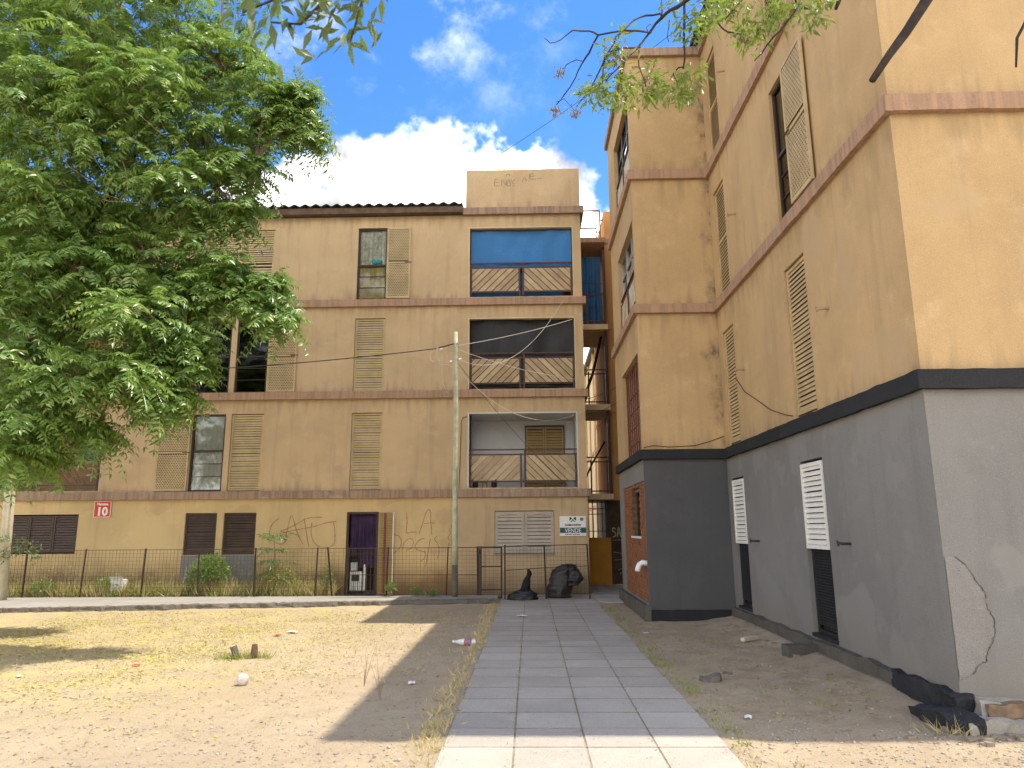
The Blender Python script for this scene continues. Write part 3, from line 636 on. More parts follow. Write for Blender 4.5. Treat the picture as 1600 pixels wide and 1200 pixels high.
    # cloths behind the left balconies
    curtain(P, -12.2, -11.65, 3.6, 4.6, .4, 3, 'blue_cloth', BK)
    # spray lettering
    G = FY(18.896); gx = lambda x: -4.78+(x-542)*.0168; gz = lambda y: 2.14-(y-800)*.01614
    A = lambda *pts: [(gx(415+x/11.43), gz(780+y/11.43)) for x, y in pts]
    stroke(G, [A((240,340),(160,400),(100,500),(90,640),(170,760),(330,800),(400,700),(390,600),(280,575)), A((350,790),(400,560),(420,430),(470,285),(530,450),(600,640),(690,800)), A((280,560),(390,530),(560,440),(700,360),(820,325),(1010,320)),
               A((260,610),(420,575),(620,535),(860,490),(1100,420),(1270,400)), A((690,350),(720,480),(760,680),(800,860)), A((835,420),(825,560),(850,700),(920,810),(1050,870),(1190,850),(1250,780),(1250,600),(1220,400)), A((420,605),(560,630),(640,680))], .022, -.002, 'graffiti', 'graffiti_brown', BK, 'faint brown sprayed lettering left of the doorway')
    B = lambda *pts: [(gx(590+x/9.23), gz(780+y/9.23)) for x, y in pts]
    stroke(G, [B((418,200),(425,350),(420,495),(480,485),(570,488)), B((600,515),(650,360),(690,220),(735,155),(760,220),(770,380),(785,530)), B((670,365),(750,355),(830,358)),
               B((235,520),(230,660),(205,825)), B((225,522),(310,540),(350,620),(330,710),(270,770),(205,825)), B((375,730),(385,650),(440,590),(500,585),(522,640),(490,720),(420,745)), B((365,740),(380,745)),
               B((680,575),(620,595),(560,660),(560,730),(640,760),(695,780),(690,850),(620,915)), B((762,580),(750,680),(730,800),(705,965),(690,970)), B((745,540),(750,550)), B((860,545),(820,590),(860,640),(885,700),(890,780),(865,870)),
               B((1050,385),(1065,410),(1030,460),(1050,500),(1015,570),(1060,620),(1075,660),(1015,680),(1040,640))], .022, -.002, 'graffiti', 'graffiti_brown', BK, 'brown sprayed letters LA DOCJS right of the doorway')
back_building()
# ------------------------------------------------------------------ the block on the right
RB = thing('apartment_building', (3.8, 6.88, 0), 'tan block with grey painted ground floor rising close on the right', 'building')
def right_building():
    M = FX(3.8); XF, YE = 15.0, 22.0; D = .14
    win = ((9.42, 10.2), (12.92, 13.66)); gh_ = [(a, b, .30, 2.58) for a, b in win]
    MB().wall(M, 6.88, 13.95, .10, 3.02, gh_, D).build('wall', 'grey_paint', RB, label='grey painted ground floor side wall')
    MB().quad((3.8,6.88,.10),(XF,6.88,.10),(XF,6.88,3.02),(3.8,6.88,3.02)).build('wall', 'grey_paint', RB, label='grey ground floor wall facing the open yard')
    MB().box(3.86, XF, 6.94, YE, 0, .12).build('footing', 'plinth', RB)
    uh = [(a, b, z, z+2.2) for z in (3.2, 6.12, 9.05) for a, b in win]
    MB().wall(M, 6.88, 13.95, 3.0, 12.0, uh, D).build('wall', 'tan_right', RB)
    MB().quad((3.8,6.88,3.0),(XF,6.88,3.0),(XF,6.88,12.0),(3.8,6.88,12.0)).build('wall', 'tan_right', RB, label='bright tan wall facing the open yard')
    MB().quad((3.8,13.95,0),(3.8,YE,0),(3.8,YE,12),(3.8,13.95,12)).quad((3.8,YE,0),(XF,YE,0),(XF,YE,12),(3.8,YE,12)).quad((XF,6.88,0),(XF,YE,0),(XF,YE,12),(XF,6.88,12)).build('side_wall', 'tan_right', RB)
    # bands
    for z, mt, h in ((2.98, 'black_paint', .19), (5.91, 'band', .19), (8.82, 'band', .21), (11.70, 'band_worn', .20)):
        rough_block(3.73, 3.83, 6.81, 13.95, z, z+h, .09, .007, z, .006).build('band', mt, RB); rough_block(3.82, 9.5, 6.808, 6.90, z+.001, z+h-.001, .09, .007, z+5, .006).build('band', mt, RB)
        MB().box(2.12, 3.80, 13.87, 13.97, z+.002, z+h+.002).build('band', mt, RB, bevel=.01); MB().box(2.122, 2.22, 13.97, 17.86, z, z+h).build('band', mt, RB, bevel=.01)
    # roof: dark corrugated sheets running back from the edge
    w = MB(); n = 160
    for i in range(n+1):
        y = 6.5+(YE-6.5)*i/n; z = 12.02+.035*math.sin(y*2*math.pi/.30); w.v += [(3.60, y, z), (3.60, y, z-.016), (9.4, y, z+1.25), (15.2, y, z)]
    for i in range(n): a = 4*i; w.f += [(a,a+4,a+5,a+1),(a,a+2,a+6,a+4),(a+2,a+3,a+7,a+6)]
    w.build('roof', 'corrugated_dark', RB); MB().box(3.66, 3.80, 6.9, YE, 11.905, 11.99).build('fascia', 'corrugated_dark', RB)
    MB().box(2.9, 3.75, 16.2, 18.0, 11.91, 13.0).build('parapet', 'cream', RB)
    # bay
    BY = FY(13.95); BX = FX(2.2)
    MB().quad((2.2,13.95,.18),(3.8,13.95,.18),(3.8,13.95,3.0),(2.2,13.95,3.0)).build('bay_wall', 'dark_grey_paint', RB, label='dark slate-grey ground floor wall of the bay')
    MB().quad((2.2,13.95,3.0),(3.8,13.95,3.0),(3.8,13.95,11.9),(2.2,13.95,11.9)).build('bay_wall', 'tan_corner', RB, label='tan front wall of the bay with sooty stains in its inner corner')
    by = [(14.1,16.55,3.22,5.15,.5), (14.1,16.55,6.15,8.0,1.2), (14.1,16.55,9.08,10.95,1.2)]
    MB().wall(BX, 13.95, 17.8, 3.0, 11.9, by, .5).build('bay_wall', 'tan_right', RB)
    MB().wall(BX, 13.95, 17.8, .18, 3.0, [(13.98,17.1,.30,2.58,.05)], .05).build('bay_wall', 'grey_paint', RB)
    MB().quad((2.2,17.8,0),(3.8,17.8,0),(3.8,17.8,11.9),(2.2,17.8,11.9)).quad((2.2,13.95,11.88),(3.8,13.95,11.88),(3.8,17.8,11.88),(2.2,17.8,11.88)).build('bay_wall', 'tan_right', RB)
    MB().quad((3.4,14.0,3.1),(3.4,17.8,3.1),(3.4,17.8,11.8),(3.4,14.0,11.8)).build('bay_back_wall', 'tan_right', RB)
    # brick infill, course by course
    bk = MB(); z = .31; c = 0
    while z < 2.52:
        y = 13.99-(.11 if c % 2 else 0)
        while y < 17.08:
            a, b = max(13.985, y), min(17.095, y+.208)
            if b-a > .03 and not (14.72 < (a+b)/2 < 15.95 and 1.50 < z+.03 < 2.5): bk.box(2.212+rnd.uniform(-.006,.006), 2.26, a, b, z, z+.058)
            y += .222
        z += .071; c += 1
    o = bk.build('brick_infill', 'brick', RB, kind='stuff', label='bare brick infill in the bay ground floor')
    MB().wall(FX(2.228), 13.985, 17.095, .30, 2.58, [(14.72,15.95,1.50,2.5)], .2).build('mortar', 'mortar', o)
    wn = MB(); wn.pbox(FX(2.30), 15.20, 15.26, 1.53, 2.49, 0, .05); wn.pbox(FX(2.30), 14.75, 14.80, 1.53, 2.49, 0, .05); wn.pbox(FX(2.30), 14.75, 15.93, 2.44, 2.49, .002, .048)
    w0 = wn.build('window', 'aluminium', RB, label='narrow window in the brick infill'); MB().pbox(FX(2.32), 14.75, 15.95, 1.52, 2.49, .01, .015).build('pane', 'glass_dark', w0)
    MB().pbox(FX(2.19), 14.68, 15.98, 1.475, 1.515, 0, .1).build('sill', 'white_plaster', w0)
    el = MB(); el.tube([(2.24,14.05,1.02),(2.12,14.05,1.04),(2.06,14.06,1.0),(2.03,14.06,.93),(2.02,14.06,.88)], .052, sides=14); el.build('drain_elbow', 'plastic_white', RB, smooth=True, label='white plastic drain elbow sticking out of the brick')
    rough_block(2.10, 2.22, 13.86, 17.75, -.05, .27, .12, .008, 3).build('plinth', 'plinth', RB); rough_block(2.2, 3.8, 13.88, 13.97, -.05, .19, .1, .006, 5).build('plinth', 'black_paint', RB, label='black painted plinth of the bay')
    # bay windows: barred, boarded balconies with glazing
    f = MB(); z0, z1 = 3.22, 5.15
    for k in range(9): y = 14.14+k*.30; f.tube([(2.30,y,z0),(2.30,y,z1)], .016, sides=6)
    for z in (3.45, 3.80, 4.15, 4.5): f.box(2.285, 2.30, 14.1, 16.55, z, z+.022)
    g = f.build('window_grille', 'red_iron', RB); w1 = window(BX, 14.1, 15.3, z0, z1, .40, RB, mat='aluminium', pane='glass_dark'); window(BX, 15.3, 16.55, z0, z1, .40, RB, mat='aluminium', pane='glass_dark')
    for z0 in (6.15, 9.08):
        railing(BX, 14.1, 16.55, z0, RB, ['board_pale', 'board_a'], d=.03, h=.85)
        for k in range(3): window(BX, 14.12+k*.81, 14.92+k*.81, z0+.85, z0+1.85, .09, RB, mat='aluminium' if z0 < 9 else 'frame_dark', pane='glass_dark', split=.5, bars=0)
        curtain(BX, 14.2, 15.0, z0+.9, z0+1.85, .30, 4, 'curtain_white', RB)
    # side wall windows
    for i, (a, b) in enumerate(win):
        louvre(M, a+.02, b-.02, 1.40, 2.54, -.012, 'shutter_white', RB, mid=False, pitch=.07, st=.05, dep=.045, back=False, label='short white slatted shutter over the '+('nearer' if i == 0 else 'farther')+' dark ground floor opening')
        wf = window(M, a, b, .30, 2.56, .06, RB, mat='frame_dark', pane='glass_dark', split=.5, bars=0); pm = MB(); zz = .42
        while zz < 1.4: pm.pbox(M, a+.12, b-.05, zz, zz+.014, .040, .046); zz += .036
        yy = a+.12
        while yy < b-.05: pm.pbox(M, yy, yy+.014, .42, 1.4, .041, .045); yy += .036
        pm.build('insect_grille', 'black_paint', wf, kind='stuff')
        MB().box(3.775, 3.92, a-.01, b+.01, .255, .302).build('sill', 'black_paint', RB)
        louvre(M, a+.02, b-.02, 3.24, 5.38, .03, 'shutter_tan', RB); 
    louvre(M, 12.94, 13.64, 6.14, 8.30, .03, 'shutter_tan', RB); louvre(M, 12.94, 13.64, 9.07, 11.22, .03, 'shutter_tan', RB); louvre(M, 9.44, 10.18, 9.07, 11.22, .03, 'shutter_tan', RB)
    window(M, 9.42, 10.2, 6.12, 8.32, .05, RB, pane='glass_dark', split=.5, bars=2, cur='curtain_ochre', label='upper side window with its pierced shutter folded back')
    lattice(M, 8.74, 9.5, 6.15, 8.27, -.07, 'shutter_tan', RB, label='pierced shutter folded back against the upper side wall')
    for y, z, mt in ((12.26,1.46,'frame_dark'),(8.80,1.49,'frame_dark'),(8.78,4.39,'band'),(12.42,4.41,'band'),(12.25,7.26,'band'),(12.3,10.2,'band')):
        c = MB(); c.tube([(3.81,y,z),(3.70,y+.02,z),(3.67,y+.05,z+.01)], .016, sides=8); c.tube([(3.67,y+.05,z-.03),(3.66,y+.05,z+.04)], .012, sides=6); c.build('shutter_catch', mt, RB)
    # cable stapled to the wall
    MB().tube([(3.79,12.95,4.37),(3.785,12.44,4.01),(3.785,11.8,3.75),(3.785,11.2,3.49),(3.785,10.6,3.32),(3.785,10.28,3.25)], .007, sides=6).build('wall_cable', 'rust_iron', RB)
    MB().tube([(3.78,13.94,3.42),(3.5,13.94,3.32),(3.2,13.94,3.24),(2.7,13.94,3.22),(2.4,13.94,3.25),(2.22,13.94,3.21)], .007, sides=6).build('wall_cable', 'rust_iron', RB)
    # crumbling plinth
    rough_block(3.70, 3.86, 7.9, 13.9, -.06, .235, .08, .018, 8, .03).build('plinth', 'plinth', RB); rough_block(3.69, 3.88, 6.80, 7.9, -.02, .235, .04, .030, 9, .04).build('plinth', 'black_paint', RB, label='broken black plinth at the near corner')
    rough_block(3.86, 9.5, 6.70, 6.92, .02, .19, .045, .030, 12, .07).build('plinth', 'concrete', RB, label='crumbling pale concrete plinth facing the yard')
    rough_block(3.88, 4.25, 6.62, 6.76, .09, .20, .035, .022, 31, .03).build('broken_brick', 'mortar', RB); rough_block(3.62, 9.5, 6.44, 6.75, -.05, .075, .05, .030, 15, .08).build('footing_edge', 'concrete', RB, label='rough concrete footing edge at the near corner')
    rough_block(3.44, 3.72, 6.45, 7.1, -.05, .10, .05, .028, 22, .05).build('footing_edge', 'black_paint', RB)
    # fallen render on the front corner
    pts = [(3.803,1.42),(3.90,1.42),(4.0,1.33),(4.07,1.18),(4.13,1.10),(4.13,.98),(4.18,.86),(4.17,.72),(4.10,.60),(4.06,.50),(3.97,.45),(3.93,.38),(3.803,.32)]
    q = []
    for (xa, za), (xb, zb) in zip(pts, pts[1:]+pts[:1]):
        for k in range(4): t = k/4; w = .012 if xa > 3.81 and xb > 3.81 else 0; q.append((max(3.803, xa+(xb-xa)*t+rnd.uniform(-w, w)), 6.872, za+(zb-za)*t+rnd.uniform(-w, w)))
    gp = MB(); ids = {}; st = .018
    def edge_d(x, z):
        c = False; dm = 9
        for (xa, za), (xb, zb) in zip(pts, pts[1:]+pts[:1]):
            if (za > z) != (zb > z) and x < (xb-xa)*(z-za)/(zb-za)+xa: c = not c
            if xa > 3.81 or xb > 3.81:
                t = max(0, min(1, ((x-xa)*(xb-xa)+(z-za)*(zb-za))/((xb-xa)**2+(zb-za)**2))); dm = min(dm, math.hypot(x-xa-t*(xb-xa), z-za-t*(zb-za)))
        return dm if c else -1
    for i in range(24):
        for j in range(66):
            x, z = 3.804+i*st, .30+j*st
            if min(edge_d(x+a*st, z+b*st) for a in (0.02, 1) for b in (0, 1)) > 0:
                f_ = []
                for a, b in ((0,0),(1,0),(1,1),(0,1)):
                    k = (i+a, j+b)
                    if k not in ids:
                        xx, zz = x+a*st, z+b*st; h_ = (.4+.6*abs(mnoise.noise(Vector((xx*22, zz*22, 1))))+.5*abs(mnoise.noise(Vector((xx*50, zz*50, 3)))))*.016*min(1, edge_d(max(xx, 3.806), zz)/.05+.1)
                        ids[k] = len(gp.v); gp.v.append((xx, 6.877-h_, zz))
                    f_.append(ids[k])
                gp.f.append(tuple(f_))
    gp.build('render_patch', 'rough_render', RB, smooth=True, label='patch of lost render at the near corner')
    ck = []
    for (xa, za), (xb, zb) in zip(pts[1:-1], pts[2:-1]):
        for k in range(5): ck.append((xa+(xb-xa)*k/5+rnd.uniform(-.010,.010), 6.876, za+(zb-za)*k/5+rnd.uniform(-.008,.008)))
    MB().tube(ck, .003, sides=5, wob=.7).build('crack', 'plinth', RB)
right_building()
# ------------------------------------------------------------------ stair tower in the gap
ST = thing('stair_tower', (2.4, 22, 0), 'orange stair tower with rusty railings in the gap between the two tan blocks', 'stair tower')
def stair_tower():
    MB().box(2.46, 3.6, 22.0, 26.0, 2.6, 10.8).build('wall', 'orange', ST); MB().box(2.52, 3.6, 22.02, 26.0, 10.85, 11.86).build('parapet', 'orange', ST); MB().box(2.46, 3.6, 21.93, 26, 10.72, 10.86).build('band', 'band', ST)
    MB().box(2.40, 3.6, 22.02, 26.0, .0, 2.56).build('door', 'dark_door', ST, label='scarred dark brown door with pale letters')
    for z in (2.5, 5.18, 7.84): MB().box(2.44, 3.6, 21.96, 26, z, z+.17).build('band', 'orange', ST)
    for z in (2.5, 5.16, 7.66, 10.5): MB().box(1.58, 2.46, 21.3, 23.6, z, z+.17).build('landing', 'cream' if z < 10 else 'band', ST, bevel=.01)
    MB().box(1.55, 2.41, 21.98, 22.10, .0, 1.40).build('half_wall', 'yellow_wall', ST, label='ochre painted half wall closing the passage')
    g = MB()
    for k in range(6): g.box(1.60+k*.14, 1.622+k*.14, 22.0, 22.02, 1.40, 2.5)
    for z in (1.58, 2.08, 2.24, 2.42): g.box(1.55, 2.41, 21.995, 22.025, z, z+.022)
    g.box(2.26, 2.41, 22.03, 22.10, 1.40, 2.5); g.build('grille', 'frame_dark', ST)
    for z in (2.67, 5.33, 7.83):
        r = MB()
        for h in (.06, .92, 1.05) if z != 7.83 else (.1, .95): r.box(1.56, 2.42, 21.32, 21.35, z+h, z+h+.035)
        for x in (1.80, 2.28): r.box(x, x+.035, 21.325, 21.355, z, z+1.0)
        r.box(2.36, 2.44, 21.5, 21.58, z, z+2.5); r.build('railing', 'rust_iron', ST)
    MB().box(2.40, 2.47, 21.7, 22.02, 2.6, 10.6).build('post', 'frame_brown', ST)
    r = MB()                                             # ladder frame on the roof
    for (a, b, h) in ((1.55, 2.36, 1.02), (1.55, 2.24, .42)):
        r.box(a, b, 21.6, 21.63, 10.67+h, 10.705+h); r.box(b-.035, b, 21.6, 21.63, 10.67, 10.67+h)
        r.box(b, b+.08, 21.6, 21.63, 10.67+h*.68, 10.70+h*.68)
    r.box(1.55, 2.5, 21.57, 21.60, 10.72, 10.76); r.build('roof_rail', 'red_iron', ST)
    P = FY(21.8); curtain(P, 1.60, 2.32, 7.95, 10.2, 0, 4, 'blue_cloth', ST, 'tarpaulin', .05); MB().tube([(1.58,21.75,9.3),(2.4,21.75,9.28)], .012, sides=6).build('line', 'rust_iron', ST)
    MB().tube([(1.56,21.5,5.2),(2.0,21.8,6.4),(2.34,22.2,7.7)], .05, sides=6).build('stair_string', 'frame_dark', ST); MB().tube([(1.56,21.5,2.9),(1.9,21.8,3.6),(2.34,22.2,4.3)], .03, sides=6).build('stair_string', 'frame_dark', ST)
    Q = FY(22.016); l = lambda *p: [(2.455+x*.115, 1.42+z*.26) for x, z in p]
    stroke(Q, [l((.9,.9),(.3,1),(.1,.7),(.8,.45),(.8,.1),(.1,0)), l((1.3,0),(1.75,1.1),(2.2,0)), l((1.4,.42),(2.1,.42))], .035, -.002, 'graffiti', 'graffiti_pale', ST, 'pale painted letters SA on the dark door')
    stroke(Q, [[(2.45,1.32),(2.85,1.33)], [(2.48,.98),(2.8,.92),(2.9,.95)], [(2.5,.75),(2.75,.76)], [(2.6,.45),(2.7,.5),(2.8,.44),(2.65,.36),(2.82,.33)]], .012, -.002, 'scratches', 'graffiti_pale', ST)
stair_tower()
def far_house(name, x0, x1, y0, y1, h, label, mat):
    F = thing(name, (x0, y0, 0), label, 'building'); M = FX(x0); wins = []
    y = y0+1.2
    while y < y1-2:
        for z in (.9, 3.6, 6.3, 8.9):
            if z+1.5 < h: wins.append((y, y+1.0, z, z+1.4))
        y += 2.6
    MB().wall(M, y0, y1, 0, h, wins, .15).build('wall', mat, F); MB().quad((x0,y0,0),(x1,y0,0),(x1,y0,h),(x0,y0,h)).quad((x0,y1,0),(x1,y1,0),(x1,y1,h),(x0,y1,h)).quad((x1,y0,0),(x1,y1,0),(x1,y1,h),(x1,y0,h)).build('side_wall', mat, F)
    MB().box(x0-.25, x1+.2, y0-.2, y1+.2, h, h+.16).build('roof', 'roof_sheet', F)
    for z in (2.6, 5.3, 7.9): MB().box(x0-.06, x0, y0, y1, z, z+.18).build('band', 'band', F)
    for a, b, c, d in wins: louvre(M, a, b, c, d, .05, 'shutter_tan', F, mid=False, pitch=.14, back=False) if rnd.random() < .6 else window(M, a, b, c, d, .06, F, pane='glass_dark', bars=0)
    for y in (y0+3.7, y0+6.5, y0+9): MB().tube([(x0-.06,y,0),(x0-.06,y,h)], .05, sides=8).build('drain_pipe', 'cream', F)
far_house('distant_building', 3.3, 9, 31.6, 46, 10.3, 'pale cream block glimpsed through the stair railings', 'cream')
# ------------------------------------------------------------------ wire fence, gate
FN = thing('wire_fence', (-5, 17.75, .1), 'low rusty wire mesh fence along the foot of the tan house', 'fence')
def mesh_panel(Y, x0, x1, z0, z1, parent, lean0=0., lean1=0.):
    b = MB(); r = .0022
    n = max(2, int((x1-x0)/.085))
    for i in range(n+1):
        x = x0+(x1-x0)*i/n; k = lean0+(lean1-lean0)*i/n; w = rnd.uniform(-.006, .006)
        b.box(x-r+w, x+r+w, Y-r, Y+r, z0, z1)
    m = int((z1-z0)/.085)
    for j in range(m+1):
        z = z0+(z1-z0)*j/m; q = r*1.8 if j in (0, m) else r; b.box(x0, x1, Y+.003-q, Y+.003+q, z-q, z+q)
    return b.build('mesh_panel', 'wire', parent, kind='stuff')
def fence():
    xs = [-15.2, -13.75, -12.34, -10.92, -9.43, -8.05, -6.67, -5.19, -4.77, -4.42, -3.47, -2.03, -1.27]
    for i, x in enumerate(xs):
        t = rnd.uniform(-.05, .05) if x != -4.77 else -.16
        MB().tube([(x, 17.75, .08), (x+t, 17.75+rnd.uniform(-.03,.03), 1.27)], .018 if i % 2 else .022, sides=6).build('post', 'fence_iron', FN)
    for a, b in zip(xs, xs[1:]):
        if b-a > .3: mesh_panel(17.765, a+.02, b-.02, .16, 1.24, FN)
    MB().tube([(-4.42,17.75,.62),(-1.27,17.75,.60)], .007, sides=6).build('rail', 'fence_iron', FN); MB().tube([(-15.2,17.75,1.24),(-8,17.75,1.235),(-1.27,17.75,1.25)], .006, sides=6).build('rail', 'wire', FN)
    mesh_panel(17.77, -4.41, -3.50, .16, 1.24, FN)
    # bay right of the gate
    for x, t in ((-.62, 0), (.36, -.03), (1.40, -.04)): MB().tube([(x, 17.75, .04), (x+t, 17.75, 1.30)], .020, sides=6).build('post', 'fence_iron', FN)
    mesh_panel(17.765, -.60, .34, .10, 1.27, FN); mesh_panel(17.765, .38, 1.38, .10, 1.29, FN)
    MB().tube([(-.62,17.75,.70),(.36,17.75,.76),(1.40,17.75,.80)], .008, sides=6).build('rail', 'fence_iron', FN); MB().tube([(-.62,17.75,1.27),(1.38,17.75,1.30)], .010, sides=6).build('rail', 'fence_iron', FN); MB().tube([(.36,17.75,.12),(1.40,17.75,.16)], .008, sides=6).build('rail', 'fence_iron', FN)
fence()
GT = thing('wire_gate', (-.95, 17.75, .04), 'narrow iron framed wire gate between the pole and the black bags', 'gate')
g = MB()
for x in (-1.20, -.70): g.box(x-.018, x+.018, 17.73, 17.77, .06, 1.27)
for z in (.06, .24, .78, 1.235): g.box(-1.182, -.718, 17.735, 17.765, z, z+.03)
g.build('gate_frame', 'fence_iron', GT); mesh_panel(17.772, -1.18, -.72, .10, 1.23, GT)
h = MB(); h.box(-1.26, -1.225, 17.72, 17.78, .1, 1.27); h.lathe((-1.22,17.75,1.08), [(.02,0),(.025,.05),(.02,.1)], 8); h.build('hinge_post', 'fence_iron', GT)
# ------------------------------------------------------------------ poles, cables
UP = thing('utility_pole', (-1.8, 17.45, .1), 'weathered pale green wooden utility pole beside the gate', 'pole')
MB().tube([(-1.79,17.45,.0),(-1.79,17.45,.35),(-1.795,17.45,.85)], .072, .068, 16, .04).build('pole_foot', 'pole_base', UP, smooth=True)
MB().tube([(-1.795,17.45,.8),(-1.80,17.45,1.5),(-1.81,17.45,3),(-1.80,17.45,4.5),(-1.82,17.45,6),(-1.82,17.45,6.56)], .066, .050, 16, .05).build('pole_shaft', 'pole_wood', UP, smooth=True)
for z in (6.22, 5.82): MB().tube([(-1.82,17.45,z),(-1.82,17.45,z+.05)], .060, sides=14).build('clamp', 'aluminium', UP)
MB().tube([(-1.86,17.42,6.25),(-2.25,17.40,6.14)], .018, sides=8).build('bracket', 'rust_iron', UP)
for x, z in ((-2.18,6.10),(-1.93,5.78),(-1.70,5.84)): MB().lathe((x,17.37,z), [(.012,-.035),(.03,-.02),(.02,0),(.03,.015),(.012,.035)], 10, (1,0,.2)).build('insulator', 'porcelain', UP)
for pts in ([(-2.25,17.38,6.1),(-2.42,17.36,6.02),(-2.45,17.36,5.85),(-2.33,17.36,5.74),(-2.2,17.36,5.8),(-2.12,17.37,5.95)], [(-2.16,17.37,5.85),(-2.15,17.36,5.3),(-2.02,17.36,4.98),(-1.9,17.37,5.15),(-1.88,17.38,5.6)], [(-2.3,17.37,6.08),(-2.2,17.36,5.7),(-1.98,17.37,5.7),(-1.86,17.38,5.6)]):
    MB().tube(pts, .008, sides=6).build('wire_loop', 'cable_pale', UP)
CP = thing('utility_pole', (-12.4, 17.15, .1), 'cream painted pole at the far left, wrapped in creeper at its foot', 'pole')
MB().tube([(-12.42,17.15,.0),(-12.5,17.15,2),(-12.62,17.15,4.5),(-12.7,17.15,6)], .13, .10, 16, .02).build('pole_shaft', 'pole_cream', CP, smooth=True); MB().tube([(-12.62,17.15,4.55),(-12.622,17.15,4.62)], .135, sides=14).build('clamp', 'aluminium', CP)
def cable(a, b, sag, label, mat='cable_dark', r=.007, n=14):
    a, b = Vector(a), Vector(b); pts = [a.lerp(b, t/n)-Vector((0,0,4*sag*(t/n)*(1-t/n))) for t in range(n+1)]
    MB().tube([p-a for p in pts], r, sides=5).build('cable', mat, None, label, 'cable', 'overhead cables', loc=None).location = a
cable((-12.66,17.1,5.5), (-2.3,17.38,6.12), .16, 'dark cable running left from the utility pole past the shutters', r=.013)
cable((-1.78,17.42,6.2), (1.2,18.8,7.25), .06, 'pale cable rising from the pole to the black curtained balcony', 'cable_pale', .008)
cable((-1.76,17.42,5.85), (.95,18.78,7.75), .75, 'pale slack cable looping up in front of the black curtain', 'cable_pale', .008)
cable((-1.76,17.42,6.1), (1.45,18.7,5.55), .12, 'pale cable crossing the middle balcony boards towards the passage', 'cable_pale', .006)
cable((-1.76,17.42,5.6), (1.5,18.75,4.75), .7, 'slack cable sagging below the middle balcony', 'cable_pale', .006)
cable((-1.76,17.42,5.75), (1.0,18.78,2.75), .15, 'dark cable slanting down across the lowest balcony', 'cable_dark', .006)
cable((1.55,18.8,5.05), (2.2,17.7,5.15), .03, 'dark cable spanning the gap to the right-hand block', 'cable_dark', .007)
cable((1.55,18.8,4.65), (2.2,17.7,4.75), .05, 'thin dark cable under the other one in the gap', 'cable_dark', .006)
cable((-1.5,18.9,11.75), (3.7,13.4,12.35), .12, 'thin wire from the parapet up towards the right-hand roof', 'cable_dark', .006)
# ------------------------------------------------------------------ signs
S1 = thing('number_sign', (-11.25, 18.87, 2.05), 'small red sign with a white number 10 on the tan wall', 'sign'); P = FY(18.868)
MB().pbox(P, -11.475, -11.025, 2.05, 2.47, 0, .02).build('plate', 'paint_white', S1); MB().pbox(P, -11.46, -11.04, 2.065, 2.455, -.003, 0).build('face', 'sign_red', S1)
text_mesh('lettering', '10', .30, P, -11.25, 2.10, -.004, 'paint_white', S1, bold=.012); text_mesh('lettering', 'Manzana', .085, P, -11.25, 2.365, -.004, 'paint_white', S1, bold=.004)
S2 = thing('sale_sign', (1.1, 18.87, 1.49), 'white and teal sale sign reading VENDE beside the grey shutters', 'sign'); P = FY(18.868)
MB().pbox(P, .76, 1.44, 1.49, 1.99, 0, .02).build('plate', 'paint_white', S2); MB().pbox(P, .765, 1.435, 1.565, 1.70, -.003, 0).build('stripe', 'sign_teal', S2)
text_mesh('lettering', 'VENDE', .155, P, 1.10, 1.577, -.004, 'paint_white', S2, bold=.001, sx=.86); text_mesh('lettering', 'DANIELA BUSTOS', .060, P, 1.10, 1.745, -.003, 'sign_navy', S2, bold=.003, sx=.86)
[MB().pbox(P, .90+k*.045+(.02 if k>3 else 0), .93+k*.045+(.02 if k>3 else 0), 1.517, 1.545, -.003, 0).build('lettering', 'sign_navy', S2) for k in range(8)]
for k in (-1, 1): MB().prism([P(1.10+k*.085,1.87,-.003),P(1.10+k*.085,1.965,-.003),P(1.10+k*.055,1.965,-.003),P(1.10+k*.012,1.925,-.003),P(1.10+k*.045,1.905,-.003)], (0,.003,0)).build('emblem', 'sign_navy', S2)
MB().prism([P(1.10,1.925,-.003),P(1.17,1.84,-.003),P(1.13,1.84,-.003),P(1.10,1.875,-.003),P(1.07,1.84,-.003),P(1.03,1.84,-.003)], (0,.003,0)).build('emblem', 'sign_green', S2)
MB().lathe(P(1.33,1.91,0), [(.046,-.001),(.046,.003)], 20, (0,-1,0)).build('emblem', 'sign_bronze', S2)
# ------------------------------------------------------------------ bags and the cat
def blob_bag(name, ctrl, mat, label, loc, amp=.05, res=(28, 18)):
    """a crumpled sack: stacked uneven rings through ctrl=(x,y,z,rx,ry)"""
    b = MB(); nu, nv = res; K = len(ctrl)-1
    for j in range(nv+1):
        t = j/nv*K; i = min(K-1, int(t)); q = t-i; c = [ctrl[i][k]*(1-q)+ctrl[i+1][k]*q for k in range(5)]
        for k in range(nu):
            a = 2*math.pi*k/nu; n = mnoise.noise(Vector((math.cos(a)*2.1, math.sin(a)*2.1, t*1.7+loc[0])))+.6*mnoise.noise(Vector((math.cos(a)*5, math.sin(a)*5, t*4)))
            e = amp*n; b.v.append((c[0]+(c[3]+e)*math.cos(a), c[1]+(c[4]+e)*math.sin(a), max(.0, c[2]+e*.4)))
    for j in range(nv):
        for k in range(nu): a = j*nu+k; d = j*nu+(k+1) % nu; b.f.append((a, d, d+nu, a+nu))
    b.f.append(tuple(range(nu))); b.f.append(tuple(range(nv*nu, (nv+1)*nu)))
    o = b.build(name, mat, None, label, 'bag', smooth=True); o.location = loc; return o
